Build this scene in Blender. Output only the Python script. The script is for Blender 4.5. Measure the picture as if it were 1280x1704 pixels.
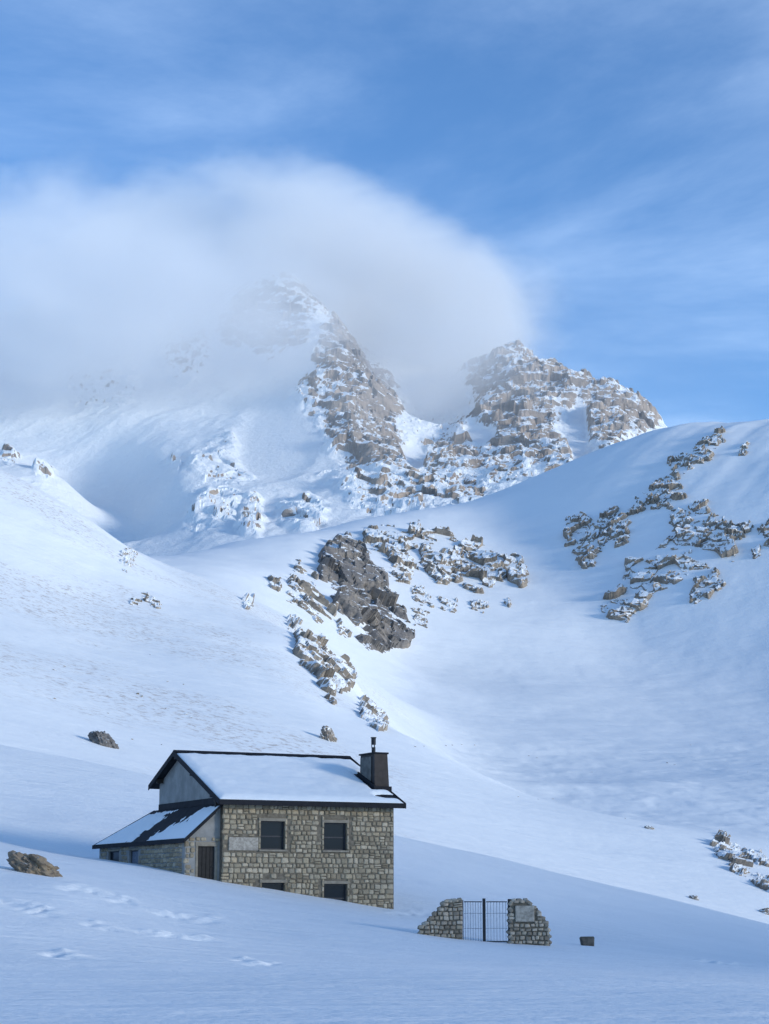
import bpy, math, random
import numpy as np
from math import radians as R

for o in list(bpy.data.objects):
    bpy.data.objects.remove(o)
SC = bpy.context.scene
COL = SC.collection
random.seed(7)

# ------------------------------------------------------------------ camera
PW, PH, HORIZON = 1280.0, 1704.0, 1490.0
FPX = (PH / 2) / math.tan(R(15))
PITCH = math.atan((HORIZON - PH / 2) / FPX)
cam = bpy.data.cameras.new('camera')
cam.sensor_fit = 'VERTICAL'
cam.sensor_height = 24
cam.lens = 12 / math.tan(R(15))
cam.clip_start = 0.5
cam.clip_end = 60000
camo = bpy.data.objects.new('camera', cam)
COL.objects.link(camo)
camo.location = (0, 0, 0)
camo.rotation_euler = (R(90) + PITCH, 0, 0)
SC.camera = camo

# ------------------------------------------------------------------ light and sky
SUN_EL, SUN_AZ = R(10), R(112)          # azimuth clockwise from +Y (the view direction)
SKY_STRENGTH, SUN_STRENGTH, EXPOSURE = 0.130, 1.22, 1.13
sun = bpy.data.lights.new('sun', 'SUN')
sun.energy = SUN_STRENGTH
sun.angle = R(12)
sun.color = (1.0, 0.96, 0.86)
suno = bpy.data.objects.new('sun', sun)
COL.objects.link(suno)
from mathutils import Vector, Matrix
sd = Vector((math.sin(SUN_AZ) * math.cos(SUN_EL), math.cos(SUN_AZ) * math.cos(SUN_EL), math.sin(SUN_EL)))
suno.rotation_euler = sd.to_track_quat('Z', 'Y').to_euler()

W = bpy.data.worlds.new('World')
SC.world = W
W.use_nodes = True
nt = W.node_tree
nt.nodes.clear()


def nd(tree, typ, **kw):
    n = tree.nodes.new(typ)
    for k, v in kw.items():
        if k.startswith('i_'):
            n.inputs[k[2:].replace('_', ' ')].default_value = v
        else:
            setattr(n, k, v)
    return n


def mth(tree, op, a, b=None, c=None, clamp=False):
    n = tree.nodes.new('ShaderNodeMath')
    n.operation = op
    n.use_clamp = clamp
    for i, x in enumerate((a, b, c)):
        if x is None:
            continue
        if hasattr(x, 'links'):
            tree.links.new(x, n.inputs[i])
        else:
            n.inputs[i].default_value = x
    return n.outputs[0]


def mixc(tree, f, a, b):
    n = tree.nodes.new('ShaderNodeMix')
    n.data_type = 'RGBA'
    for s, x in (('Factor', f), ('A', a), ('B', b)):
        i = [q for q in n.inputs if q.name == s and q.enabled and q.type == ('VALUE' if s == 'Factor' else 'RGBA')][0]
        if hasattr(x, 'links'):
            tree.links.new(x, i)
        else:
            i.default_value = x if s == 'Factor' else (*x, 1)
    return [q for q in n.outputs if q.type == 'RGBA'][0]


def ramp(tree, x, lo, hi, smooth=True):
    n = tree.nodes.new('ShaderNodeMapRange')
    n.interpolation_type = 'SMOOTHSTEP' if smooth else 'LINEAR'
    n.inputs['From Min'].default_value = lo
    n.inputs['From Max'].default_value = hi
    tree.links.new(x, n.inputs['Value'])
    return n.outputs['Result']


sky = nd(nt, 'ShaderNodeTexSky')
sky.sky_type = 'NISHITA'
sky.sun_disc = False
sky.sun_elevation = SUN_EL
sky.sun_rotation = SUN_AZ
sky.altitude = 2000
sky.air_density = 1.0
sky.dust_density = 0.3
sky.ozone_density = 4.2
tc = nd(nt, 'ShaderNodeTexCoord')
sx = nd(nt, 'ShaderNodeSeparateXYZ')
nt.links.new(tc.outputs['Generated'], sx.inputs[0])
zz = mth(nt, 'ADD', mth(nt, 'MAXIMUM', sx.outputs[2], 0.0), 0.10)
cx = nd(nt, 'ShaderNodeCombineXYZ')
nt.links.new(mth(nt, 'DIVIDE', sx.outputs[0], zz), cx.inputs[0])
nt.links.new(mth(nt, 'DIVIDE', sx.outputs[1], zz), cx.inputs[1])
mp = nd(nt, 'ShaderNodeMapping')
mp.inputs['Rotation'].default_value = (0, 0, R(12))
mp.inputs['Location'].default_value = (1.7, 2.3, 0.9)
mp.inputs['Scale'].default_value = (0.9, 1.35, 1)
nt.links.new(cx.outputs[0], mp.inputs[0])
n1 = nd(nt, 'ShaderNodeTexNoise', i_Scale=0.8, i_Detail=9.0, i_Roughness=0.6, i_Distortion=0.7)
nt.links.new(mp.outputs[0], n1.inputs['Vector'])
cir = mth(nt, 'MULTIPLY', ramp(nt, n1.outputs[0], 0.40, 0.80), 0.34)
skyc = mixc(nt, cir, sky.outputs[0], (3.8, 4.8, 6.2))
bg = nd(nt, 'ShaderNodeBackground')
bg.inputs['Strength'].default_value = SKY_STRENGTH
nt.links.new(skyc, bg.inputs['Color'])
wo = nd(nt, 'ShaderNodeOutputWorld')
nt.links.new(bg.outputs[0], wo.inputs['Surface'])

SC.view_settings.view_transform = 'Standard'
SC.view_settings.look = 'None'
SC.view_settings.exposure = EXPOSURE
SC.view_settings.gamma = 1
SC.view_settings.use_curve_mapping = False
SC.render.engine = 'CYCLES'
SC.cycles.use_denoising = True
SC.cycles.max_bounces = 12
SC.cycles.diffuse_bounces = 3
SC.cycles.volume_bounces = 6
SC.cycles.volume_step_rate = 1.6
SC.cycles.volume_max_steps = 256
SC.cycles.sample_clamp_indirect = 5

# ------------------------------------------------------------------ projection of photo pixels to rays (u = X/Y, v = Z/Y)
SP, CP = math.sin(PITCH), math.cos(PITCH)


def uv(px, py):
    a = (np.asarray(px, float) - PW / 2) / FPX
    b = (PH / 2 - np.asarray(py, float)) / FPX
    y = CP - SP * b
    return a / y, (SP + CP * b) / y


def pix(u, v):
    dep = CP + SP * v
    up = CP * v - SP
    return PW / 2 + FPX * u / dep, PH / 2 - FPX * up / dep


def at(px, py, d):
    u, v = uv(px, py)
    return Vector((float(u) * d, d, float(v) * d))


# ------------------------------------------------------------------ numpy noise
def _hash(i, j, k, seed):
    h = (i.astype(np.int64) * 374761393 + j.astype(np.int64) * 668265263 + k.astype(np.int64) * 2147483647 + seed * 1274126177) & 0xFFFFFFFF
    h = ((h ^ (h >> 13)) * 1274126177) & 0xFFFFFFFF
    h = ((h ^ (h >> 15)) * 2246822519) & 0xFFFFFFFF
    return (h ^ (h >> 16)) & 0xFFFFFFFF


def perlin(p, seed=0):
    f = np.floor(p)
    i = f.astype(np.int64)
    t = p - f
    w = t * t * t * (t * (t * 6 - 15) + 10)
    out = 0
    for dx in (0, 1):
        for dy in (0, 1):
            for dz in (0, 1):
                h = _hash(i[:, 0] + dx, i[:, 1] + dy, i[:, 2] + dz, seed)
                gx = ((h & 1023) / 511.5 - 1)
                gy = (((h >> 10) & 1023) / 511.5 - 1)
                gz = (((h >> 20) & 1023) / 511.5 - 1)
                d = gx * (t[:, 0] - dx) + gy * (t[:, 1] - dy) + gz * (t[:, 2] - dz)
                wx = w[:, 0] if dx else 1 - w[:, 0]
                wy = w[:, 1] if dy else 1 - w[:, 1]
                wz = w[:, 2] if dz else 1 - w[:, 2]
                out = out + d * wx * wy * wz
    return out


def fbm(p, scale, octv=4, seed=0, gain=0.5, ridged=False):
    s, a, tot = 0, 1.0, 0
    q = p / scale
    for o in range(octv):
        n = perlin(q, seed + o * 17)
        s = s + a * ((1 - np.abs(n) * 2.4) if ridged else n)
        tot += a
        a *= gain
        q = q * 2.03 + 11.3
    return s / tot


def facets(p, scale, seed, tilt=0.9):
    """blocky cells with random plane tilt: fractured rock"""
    q = p / scale
    i = np.floor(q).astype(np.int64)
    best = np.full(len(q), 1e9)
    val = np.zeros(len(q))
    for dx in (-1, 0, 1):
        for dy in (-1, 0, 1):
            for dz in (-1, 0, 1):
                c = i + np.array([dx, dy, dz])
                h = _hash(c[:, 0], c[:, 1], c[:, 2], seed)
                h2 = _hash(c[:, 0], c[:, 1], c[:, 2], seed + 99)
                ctr = c + np.stack([(h & 1023) / 1023., ((h >> 10) & 1023) / 1023., ((h >> 20) & 1023) / 1023.], 1)
                dv = q - ctr
                d = (dv ** 2).sum(1)
                g = np.stack([(h2 & 1023) / 511.5 - 1, ((h2 >> 10) & 1023) / 511.5 - 1, ((h2 >> 20) & 1023) / 511.5 - 1], 1)
                vv = ((h2 >> 5) & 1023) / 511.5 - 1 + tilt * (dv * g).sum(1)
                m = d < best
                best = np.where(m, d, best)
                val = np.where(m, vv, val)
    return val


def sstep(a, b, x):
    t = np.clip((x - a) / (b - a), 0, 1)
    return t * t * (3 - 2 * t)


# ------------------------------------------------------------------ thin-plate terrain in (u, log distance)
KU = 1.5


class Terrain:
    def __init__(self, pts, detail, lam=2e-4):
        q, val = [], []
        for px, py, d in pts:
            u, v = uv(px, py)
            q.append((float(u) * KU, math.log(d)))
            val.append(float(v))
        self.c = np.array(q)
        n = len(q)
        K = self._k(self.c)
        P = np.hstack([np.ones((n, 1)), self.c])
        A = np.zeros((n + 3, n + 3))
        A[:n, :n] = K + lam * np.eye(n)
        A[:n, n:] = P
        A[n:, :n] = P.T
        self.w = np.linalg.solve(A, np.concatenate([val, [0, 0, 0]]))
        self.detail = detail

    def _k(self, q):
        r2 = ((q[:, None, :] - self.c[None]) ** 2).sum(2)
        return 0.5 * r2 * np.log(r2 + 1e-12)

    def v(self, u, L):
        q = np.stack([u * KU, L], 1)
        out = np.empty(len(q))
        for s in range(0, len(q), 20000):
            k = q[s:s + 20000]
            out[s:s + 20000] = self._k(k) @ self.w[:-3] + self.w[-3] + k @ self.w[-2:]
        return out

    def xyz(self, u, L):
        d = np.exp(L)
        z = self.v(u, L) * d
        p = np.stack([u * d, d, z], 1)
        if self.detail:
            p = self.detail(p)
        return p

    def hit(self, px, py, d0, d1, n=400):
        u, v = uv(px, py)
        L = np.linspace(math.log(d0), math.log(d1), n)
        p = self.xyz(np.full(n, float(u)), L)
        e = p[:, 2] / p[:, 1]
        k = np.argmax(e >= v)
        if e[k] < v:
            k = int(np.argmax(e))
        return Vector((float(u) * p[k, 1], p[k, 1], p[k, 2]))


def grid_mesh(name, P, nu, nl, keep=None, attrs=None, smooth=True):
    """P: (nl*nu,3) row-major by L then u"""
    idx = np.arange(nu * nl).reshape(nl, nu)
    f = np.stack([idx[:-1, :-1], idx[:-1, 1:], idx[1:, 1:], idx[1:, :-1]], -1).reshape(-1, 4)
    if keep is not None:
        f = f[keep[f].any(1)]
        used = np.zeros(len(P), bool)
        used[f.ravel()] = True
        mp_ = np.cumsum(used) - 1
        f = mp_[f]
        P = P[used]
        if attrs:
            attrs = {k: a[used] for k, a in attrs.items()}
    me = bpy.data.meshes.new(name)
    me.vertices.add(len(P))
    me.vertices.foreach_set('co', P.astype(np.float32).ravel())
    me.loops.add(f.size)
    me.loops.foreach_set('vertex_index', f.astype(np.int32).ravel())
    me.polygons.add(len(f))
    me.polygons.foreach_set('loop_start', np.arange(0, f.size, 4, dtype=np.int32))
    me.polygons.foreach_set('use_smooth', smooth[f[:, 0]] if isinstance(smooth, np.ndarray) else np.full(len(f), smooth))
    if attrs:
        for k, a in attrs.items():
            at_ = me.attributes.new(k, 'FLOAT', 'POINT')
            at_.data.foreach_set('value', a.astype(np.float32))
    me.update(calc_edges=True)
    me.validate()
    return me


def columns(nd_, umax=0.7, dense=0.235, sparse=24):
    c = np.linspace(-dense, dense, nd_)
    e = dense + (umax - dense) * np.linspace(0, 1, sparse + 1)[1:] ** 1.5
    return np.concatenate([-e[::-1], c, e])


def link(name, me, mat=None, parent=None):
    o = bpy.data.objects.new(name, me)
    COL.objects.link(o)
    if mat is not None and me is not None and not me.materials:
        me.materials.append(mat)
    if parent is not None:
        o.parent = parent
    return o


def tag(o, label=None, cat=None, group=None, kind=None):
    if label:
        o['label'] = label
    if cat:
        o['category'] = cat
    if group:
        o['group'] = group
    if kind:
        o['kind'] = kind
    return o


# ------------------------------------------------------------------ materials
def new_mat(name):
    m = bpy.data.materials.new(name)
    m.use_nodes = True
    t = m.node_tree
    b = t.nodes['Principled BSDF']
    return m, t, b


def objcoord(t, scale=1.0):
    g = nd(t, 'ShaderNodeNewGeometry')
    return g.outputs['Position'], g


def noise(t, vec, scale, detail=4, rough=0.55, dist=0.0):
    n = nd(t, 'ShaderNodeTexNoise', i_Scale=scale, i_Detail=float(detail), i_Roughness=rough, i_Distortion=dist)
    t.links.new(vec, n.inputs['Vector'])
    return n.outputs[0]


def stretched(t, vec, sc, rot=0.0):
    m = nd(t, 'ShaderNodeMapping')
    m.inputs['Scale'].default_value = sc
    m.inputs['Rotation'].default_value = (0, 0, rot)
    t.links.new(vec, m.inputs[0])
    return m.outputs[0]


SNOW = (0.89, 0.905, 0.905)


def snow_mat(name, fine, bump_d, specks=None, ripple=None):
    m, t, b = new_mat(name)
    pos, g = objcoord(t)
    big = noise(t, pos, 0.25 * fine, 5)
    col = mixc(t, ramp(t, big, 0.3, 0.7), (0.87, 0.89, 0.89), (0.91, 0.925, 0.92))
    if specks:
        s, lo, hi, amt, colr = specks
        sp = noise(t, stretched(t, pos, (1, 1, 2.2)), s, 6, 0.75)
        zone = noise(t, pos, s * 0.035, 3)
        f = mth(t, 'MULTIPLY', ramp(t, sp, lo, hi), ramp(t, zone, 0.45, 0.62))
        at_ = nd(t, 'ShaderNodeAttribute', attribute_name='grass')
        f = mth(t, 'MULTIPLY', mth(t, 'MULTIPLY', f, at_.outputs['Fac']), amt)
        col = mixc(t, f, col, colr)
    t.links.new(col, b.inputs['Base Color'])
    b.inputs['Roughness'].default_value = 0.62
    b.inputs['Specular IOR Level'].default_value = 0.25
    h = noise(t, stretched(t, pos, (0.45, 1.3, 1.3), R(18)), fine, 6, 0.6, 0.3)
    h2 = noise(t, pos, fine * 6, 4, 0.65)
    hh = mth(t, 'ADD', h, mth(t, 'MULTIPLY', h2, 0.18))
    bp = nd(t, 'ShaderNodeBump')
    bp.inputs['Strength'].default_value = 0.55
    bp.inputs['Distance'].default_value = bump_d
    t.links.new(hh, bp.inputs['Height'])
    t.links.new(bp.outputs[0], b.inputs['Normal'])
    return m


def rock_color(t, pos, scale, c0, c1, c2):
    a = noise(t, pos, scale, 6, 0.6)
    b_ = noise(t, stretched(t, pos, (1, 1, 2.5)), scale * 4, 5, 0.65)
    col = mixc(t, ramp(t, a, 0.35, 0.68), c0, c1)
    return mixc(t, mth(t, 'MULTIPLY', ramp(t, b_, 0.42, 0.75), 0.75), col, c2)


def rock_mat(name, scale, snow_lo, snow_hi, colors, noise_amp=0.5, bump=0.4, attr=False):
    """fractured limestone; snow has settled on its ledges"""
    m, t, b = new_mat(name)
    pos, g = objcoord(t)
    col = rock_color(t, pos, scale, *colors)
    nz = nd(t, 'ShaderNodeSeparateXYZ')
    t.links.new(g.outputs['Normal'], nz.inputs[0])
    n = mth(t, 'ADD', mth(t, 'MULTIPLY', noise(t, pos, scale * 3.0, 6, 0.7), 0.5), mth(t, 'MULTIPLY', noise(t, stretched(t, pos, (2.2, 0.8, 0.45), R(25)), scale * 1.6, 6, 0.68), 0.5))
    e = mth(t, 'ADD', nz.outputs[2], mth(t, 'MULTIPLY', mth(t, 'SUBTRACT', n, 0.5), noise_amp))
    if attr:
        at_ = nd(t, 'ShaderNodeAttribute', attribute_name='rock')
        e = mth(t, 'SUBTRACT', e, at_.outputs['Fac'])
    sn = ramp(t, e, snow_lo, snow_hi)
    col = mixc(t, sn, col, SNOW)
    t.links.new(col, b.inputs['Base Color'])
    b.inputs['Roughness'].default_value = 0.85
    b.inputs['Specular IOR Level'].default_value = 0.2
    h = noise(t, pos, scale * 5, 8, 0.7)
    bp = nd(t, 'ShaderNodeBump')
    bp.inputs['Strength'].default_value = 0.8
    bp.inputs['Distance'].default_value = bump
    t.links.new(h, bp.inputs['Height'])
    t.links.new(bp.outputs[0], b.inputs['Normal'])
    return m


def plain_mat(name, col, rough=0.7, var=0.25, scale=3.0, bump=0.0, metal=0.0, spec=0.3):
    m, t, b = new_mat(name)
    tcn = nd(t, 'ShaderNodeTexCoord')
    n = noise(t, tcn.outputs['Object'], scale, 6, 0.6)
    lo = tuple(c * (1 - var) for c in col)
    hi = tuple(min(1, c * (1 + var)) for c in col)
    t.links.new(mixc(t, ramp(t, n, 0.3, 0.7), lo, hi), b.inputs['Base Color'])
    b.inputs['Roughness'].default_value = rough
    b.inputs['Metallic'].default_value = metal
    b.inputs['Specular IOR Level'].default_value = spec
    if bump:
        bp = nd(t, 'ShaderNodeBump')
        bp.inputs['Distance'].default_value = bump
        bp.inputs['Strength'].default_value = 0.7
        t.links.new(noise(t, tcn.outputs['Object'], scale * 4, 6, 0.7), bp.inputs['Height'])
        t.links.new(bp.outputs[0], b.inputs['Normal'])
    return m


def stone_mat(name, cols, bump=0.015):
    m, t, b = new_mat(name)
    g = nd(t, 'ShaderNodeNewGeometry')
    oi = nd(t, 'ShaderNodeObjectInfo')
    rnd = mth(t, 'FRACT', mth(t, 'ADD', oi.outputs['Random'], g.outputs['Random Per Island']))
    cr = nd(t, 'ShaderNodeValToRGB')
    el = cr.color_ramp.elements
    el[0].position, el[0].color = 0, (*cols[0], 1)
    el[1].position, el[1].color = 1, (*cols[-1], 1)
    for k, c in enumerate(cols[1:-1]):
        e = el.new((k + 1) / (len(cols) - 1))
        e.color = (*c, 1)
    t.links.new(rnd, cr.inputs[0])
    pos = g.outputs['Position']
    n = noise(t, pos, 6, 6, 0.7)
    col = mixc(t, mth(t, 'MULTIPLY', ramp(t, n, 0.45, 0.75), 0.6), cr.outputs[0], tuple(c * 0.5 for c in cols[0]))
    t.links.new(col, b.inputs['Base Color'])
    b.inputs['Roughness'].default_value = 0.9
    b.inputs['Specular IOR Level'].default_value = 0.15
    bp = nd(t, 'ShaderNodeBump')
    bp.inputs['Distance'].default_value = bump
    bp.inputs['Strength'].default_value = 0.8
    t.links.new(noise(t, pos, 14, 6, 0.7), bp.inputs['Height'])
    t.links.new(bp.outputs[0], b.inputs['Normal'])
    return m


M_near = snow_mat('near_snow', 0.55, 0.42)
M_mid = snow_mat('slope_snow', 0.05, 1.5, specks=(0.55, 0.48, 0.66, 0.75, (0.42, 0.34, 0.28)))
M_far = rock_mat('massif_rock_and_snow', 0.02, 0.48, 0.56,
                 ((0.31, 0.255, 0.215), (0.46, 0.38, 0.315), (0.20, 0.17, 0.15)), 2.4, 3.0, attr=True)
LIME = ((0.24, 0.205, 0.17), (0.40, 0.335, 0.265), (0.12, 0.108, 0.098))
M_rock = rock_mat('crag_rock', 0.12, 0.46, 0.54, LIME, 1.9, 0.7)
M_rockdark = rock_mat('slab_rock', 0.10, 0.76, 0.84, ((0.17, 0.16, 0.155), (0.30, 0.26, 0.22), (0.095, 0.093, 0.095)), 1.3, 0.8)
M_boulder = rock_mat('boulder_rock', 0.9, 0.90, 1.0, ((0.22, 0.18, 0.14), (0.36, 0.27, 0.17), (0.12, 0.10, 0.09)), 0.3, 0.08)

# ------------------------------------------------------------------ the house frame (used by the ground too)
TH = R(26)
HO = at(370, 1467, 99)
HA = Vector((math.cos(TH), math.sin(TH), 0))
HB = Vector((-math.sin(TH), math.cos(TH), 0))

# ------------------------------------------------------------------ near snow slope
near_pts = []
crest = [(-420, 1140, 150), (-200, 1190, 150), (0, 1240, 150), (130, 1264, 150), (250, 1290, 152), (460, 1340, 155), (660, 1390, 160), (800, 1421, 162), (960, 1460, 165), (1120, 1498, 168), (1280, 1540, 170), (1500, 1600, 170), (1700, 1650, 170)]
for px, py, d in crest:
    near_pts += [(px, py, d), (px, py + 16, d * 1.09), (px, py + 90, d * 1.3), (px, py + 300, d * 1.9)]
near_pts += [(-400, 1700, 24), (0, 1704, 24), (640, 1704, 24), (1280, 1706, 24), (1700, 1710, 24),
             (-400, 2300, 8), (640, 2300, 8), (1700, 2300, 8), (640, 3600, 4),
             (-300, 1590, 45), (0, 1606, 45), (640, 1622, 45), (1280, 1640, 45), (1650, 1655, 45),
             (0, 1470, 75), (105, 1474, 76), (60, 1474, 75), (300, 1530, 75), (520, 1556, 76), (-300, 1400, 80),
             (0, 1405, 100), (0, 1330, 125), (80, 1418, 105), (120, 1375, 120),
             (700, 1552, 84), (770, 1565, 83), (848, 1572, 83), (915, 1576, 83), (980, 1582, 82), (1280, 1606, 85), (1280, 1572, 125), (1060, 1530, 130),
             (700, 1500, 108), (760, 1460, 130), (900, 1500, 130)]
for px, py, b_ in [(150, 1428, 15.6), (167, 1428, 14.0), (240, 1440, 6.0), (308, 1455, 0.0)]:
    u, v = uv(px, py)
    p0 = HO + HA * -1.95
    s = p0.dot(HA) / Vector((u, 1, v)).dot(HA)
    near_pts.append((px, py + 1, s))
for px, py in [(370, 1467), (440, 1478), (510, 1489), (580, 1500), (656, 1514)]:
    u, v = uv(px, py)
    s = HO.dot(HB) / Vector((u, 1, v)).dot(HB)
    near_pts.append((px, py, s))
    if px < 600:
        near_pts.append((px, py + 5, s - 2.0))

TRACKS = []   # x, y, radius x, radius y, depth


def near_detail(p):
    d = p[:, 1]
    p = p.copy()
    q = np.stack([p[:, 0], p[:, 1] * 0.6, np.zeros(len(p))], 1)
    amp = sstep(10, 40, d)
    p[:, 2] += amp * (0.28 * fbm(q, 22, 3, 3) + 0.09 * fbm(np.stack([p[:, 0] * 0.5 + p[:, 1] * 0.2, p[:, 1] * 0.55, 0 * d], 1), 2.4, 3, 8))
    for (x, y, rx, ry, dep) in TRACKS:
        m = (np.abs(p[:, 0] - x) < 4 * rx) & (np.abs(p[:, 1] - y) < 4 * ry)
        if m.any():
            r2 = ((p[m, 0] - x) / rx) ** 2 + ((p[m, 1] - y) / ry) ** 2
            p[m, 2] += dep * (-np.exp(-r2) + 0.75 * np.exp(-(((p[m, 0] - x) / rx) ** 2 + ((p[m, 1] - y - 1.5 * ry) / ry) ** 2)))
    return p


T_near = Terrain(near_pts, near_detail)
rng = random.Random(5)
tr = []
for (x0, y0, x1, y1, n) in [(112, 1476, 215, 1503, 9), (10, 1503, 80, 1522, 6), (238, 1552, 345, 1565, 8), (250, 1516, 350, 1534, 6), (1170, 1598, 1225, 1606, 3), (150, 1538, 175, 1544, 2), (85, 1585, 110, 1590, 2), (655, 1519, 700, 1521, 3), (395, 1600, 450, 1606, 3)]:
    for k in range(n):
        t_ = (k + 0.3 * rng.random()) / max(1, n - 1)
        h = T_near.hit(x0 + (x1 - x0) * t_, y0 + (y1 - y0) * t_ + rng.uniform(-3, 3), 25, 130)
        tr.append((h.x, h.y, rng.uniform(0.14, 0.34), rng.uniform(0.45, 0.8), rng.uniform(0.06, 0.15)))
TRACKS.extend(tr)
cu = columns(420)
Lr = np.concatenate([np.linspace(math.log(4), math.log(22), 40)[:-1], np.linspace(math.log(22), math.log(115), 300)[:-1], np.linspace(math.log(115), math.log(180), 70)[:-1], np.linspace(math.log(180), math.log(320), 24)])
U, LL = np.meshgrid(cu, Lr)
P = T_near.xyz(U.ravel(), LL.ravel())
o = link('snow_slope', grid_mesh('snow_slope', P, len(cu), len(Lr)), M_near)
tag(o, kind='structure', label='smooth blue-white snow slope in the foreground around the hut')

# ------------------------------------------------------------------ middle: left spur, cirque bowl and its rim
mid_pts = []
for px, py, d in [(-420, 1150, 225), (-200, 1210, 225), (0, 1275, 228), (250, 1325, 235), (450, 1365, 242), (660, 1412, 250), (960, 1485, 262), (1120, 1525, 268), (1280, 1560, 275), (1500, 1620, 280)]:
    mid_pts += [(px, py, d), (px, py + 120, d * 0.8)]
# spur surface
mid_pts += [(-420, 560, 560), (-200, 680, 560), (0, 782, 560), (60, 812, 560), (130, 852, 562), (200, 902, 566), (240, 932, 575),
            (-420, 640, 700), (-200, 760, 700), (0, 850, 690), (130, 900, 690), (220, 942, 700),
            (-300, 900, 400), (0, 1000, 410), (0, 1130, 310), (150, 1000, 460), (200, 1100, 385), (200, 1200, 310), (300, 1000, 500),
            (400, 1080, 450), (400, 1200, 345), (500, 1150, 410), (330, 960, 600), (550, 1240, 345), (560, 1180, 410),
            # spur's right-hand edge
            (585, 1118, 500), (640, 1202, 440), (720, 1243, 408), (800, 1290, 380), (900, 1330, 362), (1000, 1356, 352), (1100, 1382, 344), (1190, 1412, 336), (1280, 1450, 325),
            (800, 1360, 315), (950, 1410, 310), (1120, 1460, 305),
            # just behind the edge: hidden dip
            (640, 1212, 500), (720, 1256, 470), (800, 1300, 440), (900, 1338, 410),
            # valley floor
            (900, 1300, 470), (1100, 1305, 480), (1280, 1310, 490), (1280, 1395, 390), (1500, 1290, 500),
            (745, 1241, 590), (860, 1238, 620), (1000, 1236, 650), (1280, 1226, 670), (1500, 1205, 690),
            # bowl wall
            (650, 1160, 690), (760, 1160, 730), (900, 1160, 760), (1100, 1150, 790), (1280, 1140, 790), (1500, 1100, 780),
            (760, 1060, 850), (900, 1050, 880), (1060, 1060, 880), (1280, 1040, 860), (1500, 980, 850),
            (780, 950, 960), (900, 930, 985), (1000, 940, 960), (1120, 960, 920), (1280, 930, 915),
            (850, 860, 1060), (960, 830, 1040), (1100, 830, 1000), (1280, 800, 985), (1500, 760, 960),
            # central crag
            (480, 960, 790), (540, 1000, 800), (520, 905, 900), (600, 900, 965), (640, 1082, 800), (690, 1000, 880), (560, 1090, 610), (520, 1050, 620), (580, 1010, 800),
            (420, 930, 840), (380, 950, 740),
            # the rim
            (250, 928, 820), (320, 917, 860), (400, 902, 900), (500, 886, 960), (600, 865, 1020), (680, 853, 1060), (750, 843, 1090), (820, 826, 1110), (900, 790, 1120), (1000, 750, 1120), (1100, 715, 1120), (1200, 705, 1110), (1280, 701, 1100), (1400, 695, 1080), (1600, 690, 1060)]
for px, py, d in [(250, 928, 820), (400, 902, 900), (600, 865, 1020), (750, 843, 1090), (900, 790, 1120), (1000, 750, 1120), (1100, 715, 1120), (1200, 705, 1110), (1280, 701, 1100), (1500, 695, 1070)]:
    mid_pts += [(px, py + 22, d * 1.09), (px, py + 110, d * 1.3)]


def mid_detail(p):
    d = p[:, 1]
    p = p.copy()
    q = p.copy()
    q[:, 2] *= 0.3
    px, py = pix(p[:, 0] / d, p[:, 2] / d)
    a = sstep(230, 500, d)
    p[:, 2] += a * (2.2 * fbm(q, 70, 3, 21) + 0.7 * fbm(q, 16, 3, 31))
    # hummocky debris on the valley floor
    hm = sstep(1215, 1245, py) * sstep(350, 420, d) * sstep(700, 620, d)
    p[:, 2] += hm * (0.9 * fbm(q, 22, 3, 41) + 0.8 * np.maximum(0, fbm(q, 7, 3, 43)))
    # wind-scoured runnels of the right shoulder
    rn = sstep(900, 1050, px) * sstep(880, 800, py) * sstep(800, 950, d)
    p[:, 2] += rn * 4.0 * fbm(np.stack([(p[:, 0] * 0.8 - p[:, 1] * 0.6), (p[:, 0] * 0.6 + p[:, 1] * 0.8) * 0.18, 0 * d], 1), 26, 3, 51)
    return p


T_mid = Terrain(mid_pts, mid_detail)
cu = columns(440)
Lr = np.concatenate([np.linspace(math.log(170), math.log(300), 70)[:-1], np.linspace(math.log(300), math.log(1180), 400)[:-1], np.linspace(math.log(1180), math.log(1600), 24)])
U, LL = np.meshgrid(cu, Lr)
P = T_mid.xyz(U.ravel(), LL.ravel())
ppx, ppy = pix(P[:, 0] / P[:, 1], P[:, 2] / P[:, 1])
grass = sstep(760, 560, ppx) * sstep(720, 560, P[:, 1])
o = link('cirque_slope', grid_mesh('cirque_slope', P, len(cu), len(Lr), attrs={'grass': grass}), M_mid)
tag(o, kind='structure', label='snow-covered spur and cirque bowl below the rocky peak')

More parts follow.
